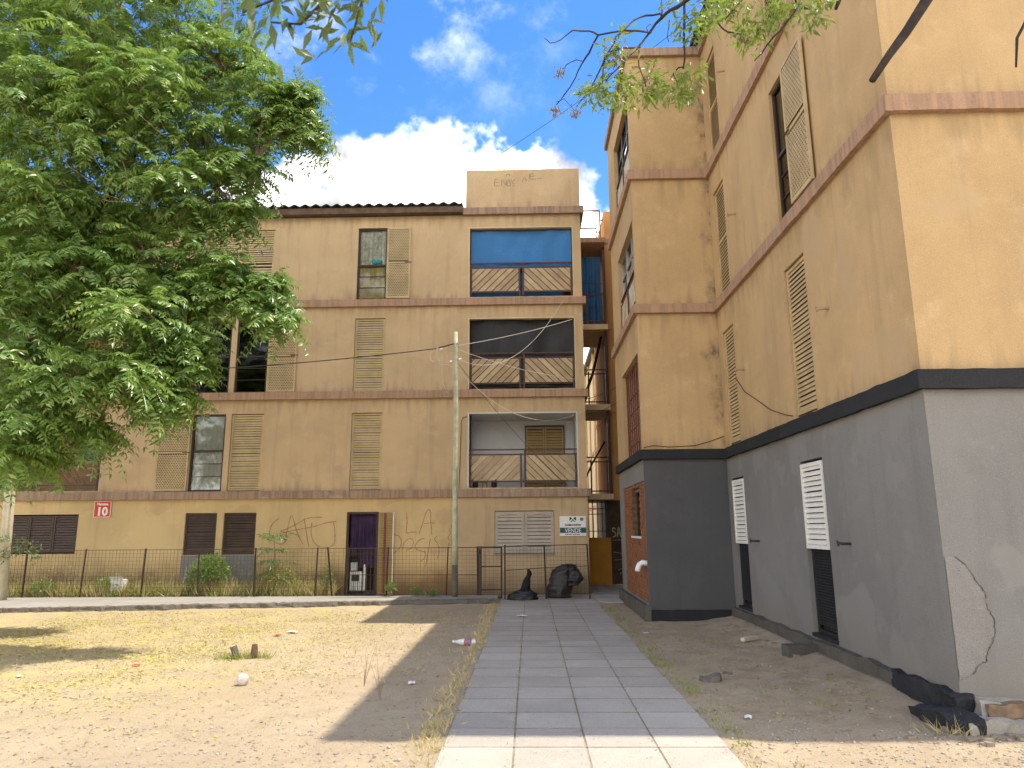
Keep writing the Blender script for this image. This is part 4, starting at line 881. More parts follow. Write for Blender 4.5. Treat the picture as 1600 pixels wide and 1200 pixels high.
blob_bag('rubbish_bag', [(-.1,0,0,.30,.22),(-.10,0,.2,.29,.22),(-.06,0,.42,.27,.20),(0,0,.58,.25,.18),(.08,0,.70,.24,.16),(.14,0,.76,.16,.10),(.16,0,.78,.03,.03)], 'bag_black', 'tall black rubbish bag slumped against the fence under the sale sign', (.78, 18.05, .05), .07)
rb = blob_bag('sack_corner', [(0,0,0,.14,.12),(.02,0,.14,.20,.14),(.03,0,.30,.17,.13),(-.04,0,.42,.10,.1),(-.1,0,.46,.02,.02)], 'bag_black', 'smaller black sack bulging from the side of the tall rubbish bag', (1.03, 17.98, .33), .06)
rb.name = 'rubbish_bag'
blob_bag('rubbish_bag', [(0,0,0,.36,.20),(0,0,.08,.35,.20),(.02,0,.15,.30,.17),(.06,0,.20,.20,.12),(.06,0,.23,.05,.04)], 'bag_black', 'flattened black bag on the slabs under the sitting cat', (-.20, 17.55, .042), .05)
def cat():
    C_ = Vector((-.10, 17.55, .235)); me = bpy.data.meshes.new('cat'); S = []; E_ = []; R_ = []
    def add(p, r, par=None):
        S.append(tuple(p)); R_.append(r); i = len(S)-1
        if par is not None: E_.append((par, i))
        return i
    hip = add((-.06,0,.085), .090); mid = add((-.02,0,.17), .082, hip); ch = add((.025,0,.245), .066, mid); nk = add((.045,0,.305), .040, ch); hd = add((.062,0,.362), .066, nk); mz = add((.118,0,.345), .030, hd)
    for s in (-1, 1):
        a = add((.05,s*.03,.14), .020, ch); b = add((.06,s*.03,.02), .014, a); add((.085,s*.03,.012), .014, b)
        k = add((-.01,s*.06,.06), .036, hip); f = add((-.02,s*.065,.02), .020, k); add((.05,s*.062,.012), .015, f)
        e = add((.048,s*.036,.42), .022, hd); add((.044,s*.046,.468), .006, e)
    t = add((-.12,.01,.03), .018, hip); t = add((-.18,.04,.015), .014, t); add((-.16,.12,.012), .010, t)
    me.from_pydata(S, E_, []); o = bpy.data.objects.new('cat', me); COL.objects.link(o); o.location = C_
    md = o.modifiers.new('skin', 'SKIN'); 
    for i, v in enumerate(me.skin_vertices[0].data): v.radius = (R_[i], R_[i]); v.use_root = (i == 0)
    sd = o.modifiers.new('sub', 'SUBSURF'); sd.levels = sd.render_levels = 2; me.materials.append(MATS['cat_fur'])
    o.rotation_euler.z = math.radians(20); o.scale = (1.12,)*3; setp(o, 'black cat sitting upright on the flattened bag behind the wire', 'cat'); ORG[o.name] = C_
    me.update()
ASH_BRANCHES=[
( [(1.46, 4.51, 5.77), (1.23, 4.21, 5.29), (1.11, 4.16, 5.13), (1.07, 4.29, 5.18), (1.04, 4.48, 5.29), (1.0, 4.61, 5.33), (0.92, 4.65, 5.25), (0.84, 4.57, 5.1), (0.71, 4.36, 4.84), (0.59, 4.18, 4.61), (0.52, 4.16, 4.52)] , 0.034 , 0.006 ),
( [(1.0, 4.61, 5.33), (0.99, 4.62, 5.37), (0.88, 4.61, 5.35), (0.77, 4.45, 5.19), (0.69, 4.31, 5.02), (0.6, 4.18, 4.86), (0.56, 4.15, 4.75), (0.52, 4.17, 4.71), (0.5, 4.18, 4.5)] , 0.014 , 0.005 ),
( [(0.92, 4.65, 5.24), (0.67, 4.27, 4.97), (0.49, 4.23, 4.91), (0.45, 4.36, 5.04), (0.35, 4.62, 5.25), (0.26, 4.63, 5.18), (0.18, 4.5, 5.06), (0.14, 4.42, 5.04)] , 0.013 , 0.004 ),
( [(0.49, 4.23, 4.91), (0.44, 4.37, 4.88), (0.4, 4.5, 4.89), (0.36, 4.6, 4.85), (0.28, 4.65, 4.75), (0.22, 4.6, 4.64)] , 0.011 , 0.006 ),
( [(0.4, 4.5, 4.91), (0.37, 4.58, 4.98), (0.3, 4.65, 4.99), (0.27, 4.64, 4.95)] , 0.006 , 0.004 ),
( [(0.82, 4.54, 5.04), (0.66, 4.27, 4.84), (0.54, 4.15, 4.72), (0.47, 4.25, 4.61), (0.42, 4.41, 4.6), (0.36, 4.58, 4.61)] , 0.011 , 0.005 ),
( [(1.08, 4.26, 5.17), (1.07, 4.26, 4.97), (1.06, 4.25, 4.79), (1.05, 4.28, 4.68)] , 0.013 , 0.009 ),
( [(1.05, 4.27, 4.68), (1.04, 4.35, 4.74), (1.02, 4.45, 4.76), (1.03, 4.35, 4.58)] , 0.009 , 0.005 ),
( [(0.81, 4.53, 5.01), (0.8, 4.51, 4.86), (0.86, 4.61, 4.77)] , 0.008 , 0.004 ),
( [(1.29, 4.29, 5.41), (1.34, 4.38, 5.25), (1.31, 4.35, 5.09), (1.37, 4.44, 5.11), (1.44, 4.53, 5.14), (1.53, 4.63, 5.2), (1.6, 4.64, 5.2)] , 0.015 , 0.006 ),
( [(2.07, 4.5, 5.72), (1.88, 4.31, 5.23), (1.81, 4.22, 5.07), (1.71, 4.15, 4.92), (1.64, 4.22, 4.86), (1.63, 4.43, 4.89), (1.62, 4.55, 4.92)] , 0.016 , 0.006 ),
( [(1.68, 4.55, 5.71), (1.6, 4.65, 5.49), (1.42, 4.51, 5.22)] , 0.012 , 0.008 ),
( [(1.72, 4.15, 5.33), (1.81, 4.22, 5.11), (2.01, 4.46, 5.24)] , 0.012 , 0.006 ),
( [(0.22, 4.6, 4.66), (0.28, 4.65, 4.72), (0.33, 4.63, 4.64), (0.35, 4.6, 4.59)] , 0.004 , 0.003 ),
( [(1.03, 4.51, 5.23), (1.02, 4.54, 5.15), (1.02, 4.53, 5.07)] , 0.006 , 0.004 ),
( [(0.9, 4.63, 5.23), (0.89, 4.63, 5.27), (0.93, 4.65, 5.31)] , 0.005 , 0.004 ),
( [(1.0, 4.61, 5.35), (1.0, 4.62, 5.45), (1.02, 4.59, 5.52)] , 0.007 , 0.005 ),
]
ASH_LEAVES= [(0.57, 4.16, 4.71), (0.62, 4.22, 4.62), (0.67, 4.3, 4.58), (0.65, 4.27, 4.48), (0.54, 4.15, 4.39), (0.45, 4.31, 4.57), (0.91, 4.65, 4.93), (0.96, 4.62, 4.81), (0.87, 4.63, 4.71), (0.94, 4.64, 4.74), (1.04, 4.32, 4.65), (1.05, 4.24, 4.49), (1.07, 4.19, 4.6), (1.02, 4.35, 4.54), (1.07, 4.24, 5.0), (1.11, 4.16, 4.87), (1.18, 4.17, 4.96), (1.22, 4.22, 5.08), (1.3, 4.32, 5.2), (1.59, 4.65, 5.19), (1.62, 4.61, 5.24), (1.64, 4.49, 5.08), (1.65, 4.43, 5.13), (1.65, 4.27, 5.07), (1.65, 4.57, 5.37), (1.53, 4.62, 5.44), (1.83, 4.25, 5.11), (1.98, 4.43, 5.22), (2.08, 4.55, 5.24), (2.16, 4.62, 5.42), (1.04, 4.51, 5.38), (1.45, 4.53, 5.38), (1.67, 4.2, 5.09), (0.51, 4.17, 4.46), (0.43, 4.41, 4.66), (0.63, 4.22, 4.86)]
ASH_SEEDS= [(0.26, 4.64, 4.93), (0.21, 4.59, 4.59), (0.35, 4.6, 4.58), (0.58, 4.17, 4.69), (1.61, 4.63, 5.16), (0.86, 4.61, 4.83)]
STICK= [(3.2, 4.6, 5.89), (2.92, 4.6, 5.44), (2.73, 4.6, 5.16), (2.59, 4.6, 4.98), (2.45, 4.6, 4.78)]
TWIG= [(3.81, 4.6, 5.6), (3.59, 4.6, 5.24), (3.5, 4.6, 5.09), (3.46, 4.6, 4.86)]
TWIG2= [(2.34, 4.6, 5.59), (2.28, 4.6, 5.43), (2.25, 4.6, 5.36)]
SPRIG= [((-0.58, 2.1, 3.3), (-0.57, 2.1, 3.19)), ((-0.59, 2.1, 3.29), (-0.65, 2.1, 3.24)), ((-0.58, 2.1, 3.29), (-0.51, 2.1, 3.25)), ((-0.71, 2.1, 3.34), (-0.74, 2.1, 3.26)), ((-0.85, 2.1, 3.37), (-0.83, 2.1, 3.27)), ((-0.79, 2.1, 3.37), (-0.77, 2.1, 3.3)), ((-0.68, 2.1, 3.35), (-0.65, 2.1, 3.28)), ((-0.75, 2.1, 3.36), (-0.82, 2.1, 3.36)), ((-0.51, 2.1, 3.36), (-0.49, 2.1, 3.27)), ((-0.6, 2.1, 3.31), (-0.65, 2.1, 3.28)), ((-0.64, 2.1, 3.38), (-0.68, 2.1, 3.29)), ((-0.55, 2.1, 3.35), (-0.6, 2.1, 3.3)), ((-0.52, 2.1, 3.37), (-0.46, 2.1, 3.36)), ((-0.9, 2.1, 3.38), (-0.93, 2.1, 3.31))]
SPRIG_STEM= [[(-0.48, 2.1, 3.65), (-0.54, 2.1, 3.47), (-0.56, 2.1, 3.37), (-0.58, 2.1, 3.29)], [(-0.56, 2.1, 3.55), (-0.69, 2.1, 3.43), (-0.75, 2.1, 3.36), (-0.85, 2.1, 3.37)], [(-0.65, 2.1, 3.6), (-0.84, 2.1, 3.46), (-0.95, 2.1, 3.41)]]
CROWN= [(-8.82, 11.3, 10.47, 1.4249999999999998), (-7.31, 11.2, 10.1, 1.3299999999999998), (-5.95, 10.8, 10.02, 1.045), (-5.08, 10.7, 9.31, 0.7106), (-4.35, 10.6, 8.75, 0.5015999999999999), (-3.85, 10.6, 8.33, 0.25079999999999997), (-5.26, 10.6, 8.07, 0.7524), (-4.49, 10.6, 7.6, 0.418), (-6.14, 10.3, 7.8, 1.045), (-7.53, 10.3, 8.17, 1.045), (-8.8, 11.0, 7.55, 0.855), (-5.49, 10.6, 6.94, 0.76), (-4.75, 10.6, 6.82, 0.35112), (-6.89, 11.0, 7.16, 0.6649999999999999), (-8.34, 11.8, 7.7, 0.57), (-5.08, 10.6, 5.74, 0.5280000000000001), (-4.63, 10.6, 5.52, 0.27999999999999997), (-4.2, 10.6, 5.12, 0.15680000000000002), (-5.54, 10.6, 5.12, 0.5599999999999999), (-5.03, 10.5, 5.44, 0.308), (-4.62, 10.5, 5.23, 0.16799999999999998), (-6.12, 10.4, 5.01, 0.5599999999999999), (-5.2, 10.4, 4.59, 0.26039999999999996), (-6.68, 10.2, 3.97, 0.496), (-5.98, 10.3, 4.08, 0.279), (-5.44, 10.3, 4.03, 0.155), (-7.35, 10.3, 3.42, 0.434), (-7.9, 10.5, 4.3, 0.6400000000000001), (-8.09, 11.8, 5.53, 0.5599999999999999), (-9.77, 12.8, 6.9, 0.7200000000000001), (-7.53, 10.4, 2.82, 0.217), (-10.88, 11.3, 10.0, 1.52), (-10.57, 11.5, 6.99, 1.4249999999999998), (-9.68, 11.0, 4.02, 1.2349999999999999), (-12.88, 11.5, 8.26, 1.615), (-12.2, 11.5, 4.71, 1.4249999999999998), (-9.29, 11.5, 13.12, 1.52), (-6.62, 11.2, 12.75, 1.3299999999999998), (-5.03, 11.0, 11.7, 0.7524), (-12.0, 11.5, 13.65, 1.615), (-6.58, 12.6, 5.76, 0.588), (-7.42, 12.6, 5.71, 0.588), (-6.3, 12.6, 5.2, 0.27342), (-8.25, 12.6, 4.51, 0.5208), (-7.31, 12.6, 4.61, 0.29295000000000004), (-6.65, 12.6, 4.55, 0.16275), (-8.99, 12.6, 3.8, 0.4557), (-9.48, 12.6, 4.82, 0.6720000000000002), (-8.64, 12.6, 5.79, 0.588), (-9.62, 12.6, 6.82, 0.7560000000000001), (-9.13, 12.6, 3.05, 0.22785), (-5.59, 9.5, 4.72, 0.44799999999999995), (-6.22, 9.5, 3.81, 0.3968000000000001), (-5.51, 9.5, 3.9, 0.22320000000000004), (-6.78, 9.5, 3.29, 0.34719999999999995), (-7.15, 9.5, 4.05, 0.5120000000000001), (-6.88, 9.5, 2.72, 0.17359999999999998), (-5.4, 10.2, 3.57, 0.1364), (-4.02, 10.6, 8.56, 0.33440000000000003), (-4.01, 10.6, 5.35, 0.16799999999999998), (-8.25, 10.0, 8.9, 0.855), (-6.98, 10.0, 8.64, 0.855), (-5.94, 10.0, 8.5, 0.855), (-7.55, 10.2, 6.36, 0.855), (-6.74, 10.6, 5.98, 0.6400000000000001), (-5.91, 10.4, 5.89, 0.5599999999999999), (-9.39, 12.0, 7.44, 1.0), (-8.63, 12.2, 6.89, 0.9), (-7.81, 12.4, 7.09, 0.8), (-9.25, 12.2, 6.16, 0.8), (-8.42, 12.4, 6.09, 0.6), (-9.45, 11.8, 5.55, 0.8), (-3.71, 10.6, 8.73, 0.1056), (-3.59, 10.6, 8.09, 0.1056), (-3.85, 10.5, 4.91, 0.08399999999999999), (-4.07, 10.6, 5.51, 0.08399999999999999), (-5.06, 10.4, 4.09, 0.12), (-5.26, 10.3, 3.68, 0.12), (-7.17, 10.3, 2.8, 0.2), (-6.36, 10.3, 3.17, 0.14), (-7.42, 9.9, 5.42, 0.45), (-6.76, 9.9, 5.51, 0.4), (-7.35, 9.8, 4.7, 0.4), (-7.22, 9.8, 6.69, 0.5)]
cat()
# ------------------------------------------------------------------ foliage builders (numpy)
def np_mesh(name, V, F, mat, parent=None, loc=(0,0,0), **kw):
    org = np.array(ORG[parent.name] if parent else loc); me = bpy.data.meshes.new(name)
    V = (V-org).astype(np.float32); me.vertices.add(len(V)); me.vertices.foreach_set('co', V.ravel())
    k = F.shape[1]; me.loops.add(F.size); me.loops.foreach_set('vertex_index', F.astype(np.int32).ravel())
    me.polygons.add(len(F)); me.polygons.foreach_set('loop_start', np.arange(0, F.size, k, dtype=np.int32)); me.update(calc_edges=True)
    me.materials.append(MATS[mat]); o = bpy.data.objects.new(name, me); COL.objects.link(o)
    if parent: o.parent = parent
    else: o.location = loc
    ORG[o.name] = Vector(org); return setp(o, **kw)
def nrm(a): return a/np.maximum(np.linalg.norm(a, axis=-1, keepdims=True), 1e-9)
def leaf_quads(base, d, n, L, W, fold=.18, wide=.42):
    """folded lance-shaped leaves: base point, direction, normal, length, width -> two triangles each"""
    s = nrm(np.cross(d, n)); n = nrm(np.cross(s, d)); mid = base+d*(L*wide)[:, None]
    lift = n*(W*fold)[:, None]; a = mid+s*(W*.5)[:, None]+lift; b = mid-s*(W*.5)[:, None]+lift; tip = base+d*L[:, None]-n*(L*.10)[:, None]; c = mid
    V = np.stack([base, a, tip, b, c], 1).reshape(-1, 3); i = np.arange(len(base))[:, None]*5
    F = np.concatenate([i+np.array([[0,4,1]]), i+np.array([[4,2,1]]), i+np.array([[0,3,4]]), i+np.array([[4,3,2]])], 1).reshape(-1, 3); return V, F
def fronds(P, D, L, pairs, ll, droop=.45, ang=.42, wratio=.30, t0=.18):
    """pinnate leaves: base points P, directions D, lengths L"""
    m = len(P); t = np.linspace(t0, 1, pairs); up_ = np.array([0,0,1.])
    side = nrm(np.cross(D, up_)+npr.normal(0, .25, D.shape)); dr = droop*(.6+.8*npr.random(m))
    pos = P[:, None]+D[:, None]*(L[:, None]*t)[..., None]-up_*(dr[:, None]*L[:, None]*t**2)[..., None]
    tan = nrm(D[:, None]-up_*(2*dr[:, None]*t)[..., None]); sd = nrm(side[:, None]-tan*np.sum(side[:, None]*tan, -1, keepdims=True)); nr = np.cross(sd, tan); nr *= np.sign(nr[..., 2:3]+1e-6)
    sz = .72+.56*npr.random(m); prof = (.65+.5*np.sin(np.pi*(t*.8+.12))); out = []
    for s in (-1, 1):
        a = ang+npr.normal(0, .12, (m, pairs)); dd = sd*s*np.cos(a)[..., None]+tan*np.sin(a)[..., None]-nr*(.25+.25*npr.random((m, pairs)))[..., None]
        ln = ll*sz[:, None]*prof*(.8+.4*npr.random((m, pairs))); out.append((pos.reshape(-1,3), nrm(dd).reshape(-1,3), (nr+npr.normal(0,.45,nr.shape)).reshape(-1,3), ln.ravel()))
    out.append((pos[:, -1], tan[:, -1], nr[:, -1], np.full(m, ll*.95)))
    B = np.concatenate([o[0] for o in out]); Dd = np.concatenate([o[1] for o in out]); Nn = np.concatenate([o[2] for o in out]); Ln = np.concatenate([o[3] for o in out])
    V, F = leaf_quads(B, Dd, Nn, Ln, Ln*wratio)
    # stalks: thin ribbons
    q = np.linspace(0, 1, 4); sp = P[:, None]+D[:, None]*(L[:, None]*q)[..., None]-up_*(dr[:, None]*L[:, None]*q**2)[..., None]; w = side[:, None]*.0035
    sv_ = np.stack([sp-w, sp+w], 2).reshape(-1, 3); i = np.arange(m)[:, None]*8; sf = np.concatenate([i+np.array([[k, k+1, k+3]]) for k in (0,2,4)]+[i+np.array([[k, k+3, k+2]]) for k in (0,2,4)], 1).reshape(-1, 3)
    return np.concatenate([V, sv_]), np.concatenate([F, sf+len(V)])
def rdir(n, zmin=-1.):
    v = npr.normal(0, 1, (n, 3)); v = nrm(v); v[:, 2] = np.where(v[:, 2] < zmin, -v[:, 2], v[:, 2]); return v
# ------------------------------------------------------------------ the big tree on the left
def left_tree():
    T = thing('tree', (-8.9, 11.3, 0), 'large leafy tree with drooping feathery leaves filling the upper left', 'tree')
    trunk = [(-8.9,11.3,-.1),(-8.85,11.3,.8),(-8.8,11.35,1.8),(-8.7,11.3,2.8),(-8.5,11.2,3.8)]
    MB().tube(trunk, .24, .15, 14, .06).build('trunk', 'bark', T, smooth=True)
    fork = Vector((-8.5,11.2,3.8)); tips = []; lb = MB(); P_ = []; D_ = []
    mains = [((-7.2,10.9,5.4),(-5.6,10.7,6.8),(-4.4,10.6,7.6)), ((-7.4,10.7,4.7),(-6.0,10.5,5.0),(-4.6,10.5,5.2),(-4.0,10.5,5.3)), ((-8.6,11.3,6),(-8.2,11.2,8.5),(-7.6,11.2,10.2)), ((-7.6,10.6,3.9),(-6.8,10.4,3.7),(-6.0,10.3,3.7)), ((-9.8,11.4,5.5),(-11.0,11.4,6.8)), ((-7.6,11.0,6.0),(-6.4,10.9,8.2),(-5.2,10.8,9.4))]
    nodes = [fork]
    for mpts in mains:
        pts = [fork]+[Vector(p) for p in mpts]; fine = []
        for a, b in zip(pts, pts[1:]):
            for k in range(4): fine.append(a.lerp(b, k/4)+Vector((rnd.uniform(-.06,.06), rnd.uniform(-.06,.06), rnd.uniform(-.06,.06))))
        fine.append(pts[-1]); lb.tube(fine, .075, .02, 8, .06); nodes += fine
    lb.build('limb', 'bark', T, smooth=True)
    tw = MB()
    for (x, y, z, r) in CROWN:
        c = Vector((x, y, z)); near = min(nodes, key=lambda q: (q-c).length); md = near.lerp(c, .5)+Vector((rnd.uniform(-.2,.2), rnd.uniform(-.2,.2), rnd.uniform(.0,.3)))
        tw.tube([near, md, c], .028, .010, 6, .1)
        n = int(34*r*r)+11
        for k in range(n):
            d = rdir(1)[0]; d[1] *= 1.15; q = np.array(c)+d*r*(.30+.75*npr.random()**.6)*np.array([1, 1.1, .88])
            e = Vector(q); b2 = c.lerp(e, .5)+Vector((0,0,.06)); 
            if rnd.random() < .75: tw.tube([c.lerp(e,.1), b2, e], .008, .004, 4)
            m = rnd.randint(4, 7); a0 = rnd.uniform(0, 6.28)
            for j in range(m):
                a = a0+2.4*j; el = rnd.uniform(-.35, .75); dv = np.array([math.cos(a)*math.cos(el), math.sin(a)*math.cos(el), math.sin(el)])+d*.55
                P_.append(q-d*.03*j); D_.append(dv)
    tw.build('twigs', 'twig_tan', T, kind='stuff')
    P_ = np.array(P_); D_ = nrm(np.array(D_)); L_ = .32+.26*npr.random(len(P_))
    V, F = fronds(P_, D_, L_, 9, .118, droop=.5, wratio=.32); np_mesh('crown', V, F, 'leaf_tree', T, kind='stuff')
    # pale bloom sprays among the leaves
    k = npr.choice(len(P_), 90, replace=False); B = np.repeat(P_[k], 40, 0)+npr.normal(0, .055, (3600, 3)); V, F = leaf_quads(B, rdir(3600), rdir(3600), np.full(3600, .028), np.full(3600, .016)); np_mesh('blossom', V, F, 'catkin', T, kind='stuff')
    # bare hanging twigs at the left
    bt = MB()
    for i in range(14):
        x = rnd.uniform(-7.6, -5.6); z = rnd.uniform(6.2, 8.2); y = rnd.uniform(9.1, 9.6); p = [Vector((x, y, z))]; d = Vector((rnd.uniform(.2,.8), rnd.uniform(-.2,.1), rnd.uniform(-.9,-.1)))
        for s in range(5): d += Vector((rnd.uniform(-.15,.15), 0, rnd.uniform(-.12,.10))); p.append(p[-1]+d*.16)
        bt.tube(p, .0045, .002, 4)
    bt.build('bare_twigs', 'twig_tan', T, kind='stuff')
left_tree()
# ------------------------------------------------------------------ the tree overhead, its trunk behind the viewer
def ash_tree():
    T = thing('tree', (3.2, -2.6, 0), 'tree reaching in from above with dark crooked twigs and narrow pale leaves', 'tree')
    MB().tube([(3.2,-2.6,-.1),(3.15,-2.5,2),(3.0,-2.2,4),(2.6,-1.4,5.6),(2.1,.2,6.9),(1.9,2.0,7.3),(1.9,3.4,7.1),(1.75,4.3,6.5)], .22, .04, 12, .05).build('trunk', 'bark_dark', T, smooth=True)
    lm = MB(); hub = Vector((1.75,4.3,6.5))
    for pts, a, b in ASH_BRANCHES:
        p = [Vector(q) for q in pts]
        if p[0].z > 5.35: p = [hub.lerp(p[0], .0), hub.lerp(p[0], .5)]+p
        fine = []
        for u, v in zip(p, p[1:]):
            fine += [u, u.lerp(v, .5)+Vector((rnd.uniform(-.006,.006), 0, rnd.uniform(-.006,.006)))]
        lm.tube(fine+[p[-1]], a*.62, b*.62, 7, .16)
    lm.build('limb', 'bark_dark', T, smooth=True)
    MB().tube([hub]+[Vector(q) for q in STICK], .05, .024, 8, .08).build('limb', 'bark_dark', T, smooth=True, label='thick snapped-off dead branch'); MB().tube([hub, (2.6,4.5,6.3)]+TWIG, .02, .007, 6, .1).build('limb', 'bark_dark', T, smooth=True); MB().tube([hub]+TWIG2, .02, .013, 6, .1).build('limb', 'bark_dark', T, smooth=True)
    B = []; D = []
    for c in ASH_LEAVES:
        for k in range(36):
            a = rnd.uniform(0, 6.28); el = rnd.uniform(-1.3, .35); d = np.array([math.cos(a)*math.cos(el), math.sin(a)*math.cos(el), math.sin(el)]); B.append(np.array(c)+d*.012+npr.normal(0, .045, 3)*np.array([1,1,.8])); D.append(d)
    B = np.array(B); D = nrm(np.array(D)); n = len(B); L_ = .05+.05*npr.random(n); V, F = leaf_quads(B, D, rdir(n, 0), L_, L_*.26, .25); np_mesh('leaves', V, F, 'leaf_ash', T, kind='stuff')
    B = np.repeat(np.array(ASH_LEAVES), 14, 0)+npr.normal(0, .04, (14*len(ASH_LEAVES), 3)); n = len(B); D = nrm(np.array([0,0,-1.])+npr.normal(0, .45, (n, 3))); V, F = leaf_quads(B, D, rdir(n), np.full(n, .032), np.full(n, .009)); np_mesh('seed_keys', V, F, 'leaf_ash', T, kind='stuff')
    B = np.repeat(np.array(ASH_SEEDS), 46, 0)+npr.normal(0, .018, (46*len(ASH_SEEDS), 3)); n = len(B); D = nrm(np.array([0,0,-1.])+npr.normal(0, .5, (n, 3))); V, F = leaf_quads(B, D, rdir(n), np.full(n, .036), np.full(n, .011)); np_mesh('seed_keys', V, F, 'seed_key', T, kind='stuff')
    # a spray close to the lens
    st = MB()
    for q in SPRIG_STEM: st.tube([(0,1.7,3.9)]+q if q[0][2] > 2.9 else q, .008, .003, 6)
    st.tube([(2.1,.2,6.9),(1.2,1.0,5.6),(.3,1.6,4.4),(0,1.7,3.9)], .03, .009, 7); st.build('limb', 'bark_dark', T)
    B = [np.array(a) for a, b in SPRIG]; E = [np.array(b) for a, b in SPRIG]
    for (x0, z0), (x1, z1), m in (((-.98,3.36),(-.50,3.40),34), ((-.62,3.34),(-.50,3.38),12), ((-1.0,3.44),(-.46,3.47),60)):
        for k in range(m):
            t = rnd.random(); p = np.array([x0+(x1-x0)*t+rnd.gauss(0,.03), 2.1+rnd.gauss(0,.08), z0+(z1-z0)*t+rnd.gauss(0,.02)]); d = np.array([rnd.gauss(0,.7), rnd.gauss(0,.5), -.5+rnd.gauss(0,.5)]); d /= np.linalg.norm(d); B.append(p); E.append(p+d*.075)
    B = np.array(B); E = np.array(E); n = len(B); L_ = np.linalg.norm(E-B, axis=1); N_ = np.tile([0.1,-1.,.25], (n,1))+npr.normal(0,.35,(n,3)); V, F = leaf_quads(B, nrm(E-B), N_, L_, L_*.30, .1); np_mesh('leaves', V, F, 'leaf_ash_dark', T, kind='stuff')
ash_tree()
# ------------------------------------------------------------------ plants along the fence
def bush(name, c, rx, rz, n, size, mat, label, cat='bush', group=None, loose=.0):
    T = thing(name, c, label, cat, group); x, y, z = c; d = rdir(n, -.2); r = npr.random(n)**.45; B = np.array(c)+np.array([0,0,rz*.5])+d*r[:,None]*np.array([rx, rx*.7, rz*.62]); B += npr.normal(0, loose+.001, B.shape); B[:,2] = np.maximum(B[:,2], z+.03)
    D = nrm(d+npr.normal(0,.7,d.shape)); L_ = size*(.6+.8*npr.random(n)); V, F = leaf_quads(B, D, rdir(n, 0), L_, L_*.45); np_mesh('foliage', V, F, mat, T, kind='stuff')
    s = MB()
    for k in range(12): q = B[npr.integers(n)]; s.tube([(x+rnd.uniform(-.05,.05), y, z), (x*.5+q[0]*.5, y*.5+q[1]*.5, z*.3+q[2]*.7), q], .006, .003, 4)
    s.build('stem', 'twig_tan', T, kind='stuff'); return T
bush('bush', (-7.95,18.12,.05), .52, .95, 2400, .070, 'leaf_bush', 'round bright green bush in front of the brown shutters')
bush('bush', (-6.15,18.15,.05), .50, .62, 900, .055, 'weed_green', 'yellowish bush under the feathery sapling', loose=.05)
bush('bush', (-10.5,18.2,.05), .42, .50, 500, .06, 'leaf_bush', 'small green bush behind the white carton', loose=.04)
bush('bush', (-12.0,17.95,.05), .36, .42, 500, .055, 'leaf_bush', 'low light green plant between the two left fence posts')
bush('bush', (-13.3,17.9,.05), .45, .45, 420, .06, 'leaf_vine', 'grey-green plant at the foot of the cream pole', loose=.04)
bush('weed_plant', (-3.33,17.62,.12), .11, .30, 120, .075, 'leaf_bush', 'single leafy weed growing at the fence right of the door', 'weed')
bush('weed_plant', (-2.72,17.55,.12), .14, .18, 110, .065, 'leaf_bush', 'low weed tuft left of the utility pole', 'weed')
bush('weed_plant', (-2.33,17.5,.12), .15, .13, 110, .065, 'leaf_bush', 'smallest low weed tuft nearest the utility pole', 'weed')
bush('weed_plant', (-4.95,17.95,.05), .14, .75, 240, .055, 'leaf_bush', 'slim upright weed beside the leaning fence post', 'weed', loose=.02)
def sapling():
    c = (-6.35, 18.1, .05); T = thing('sapling', c, 'young feathery-leaved sapling rising above the fence', 'sapling'); MB().tube([c, (-6.38,18.1,.6), (-6.33,18.08,1.1), (-6.36,18.06,1.45)], .018, .008, 6).build('trunk', 'twig_tan', T)
    P_ = []; D_ = []
    for z, m, el in ((1.42,7,.7),(1.2,6,.3),(.95,6,.1),(.7,5,.0)):
        for k in range(m): a = 6.283*k/m+z*3; P_.append((-6.36,18.07,z+rnd.uniform(-.05,.05))); D_.append((math.cos(a)*math.cos(el), math.sin(a)*math.cos(el), math.sin(el)))
    V, F = fronds(np.array(P_), nrm(np.array(D_)), .42+.25*npr.random(len(P_)), 9, .115, droop=.35, wratio=.27); np_mesh('crown', V, F, 'leaf_vine', T, kind='stuff')
sapling()
def vine():
    T = thing('creeper', (-12.5,17.0,.1), 'leafy creeper climbing the cream pole and arching over the fence', 'creeper'); st = MB(); B = []
    paths = [[(-12.5,17.0,.1),(-12.6,17.0,.7),(-12.5,17.0,1.2),(-12.2,17.1,1.45),(-11.9,17.2,1.42),(-11.65,17.2,1.15)], [(-12.6,17.0,.1),(-12.75,17.0,.8),(-12.6,16.95,1.35),(-12.3,17.0,1.6)], [(-12.5,17.0,1.1),(-12.2,17.1,1.25),(-11.9,17.1,1.3),(-11.75,17.2,1.05)], [(-13.0,17.0,.1),(-13.0,17.0,.9),(-12.8,17.0,1.3)]]
    for p in paths:
        st.tube(p, .010, .004, 5)
        for a, b in zip(p, p[1:]):
            for k in range(34): t = rnd.random(); B.append([a[i]*(1-t)+b[i]*t+rnd.gauss(0,.075) for i in range(3)])
    st.build('stem', 'twig_tan', T); B = np.array(B); n = len(B); V, F = leaf_quads(B, rdir(n), rdir(n, 0), .05+.05*npr.random(n), .03+.02*npr.random(n)); np_mesh('foliage', V, F, 'leaf_vine', T, kind='stuff')
vine()
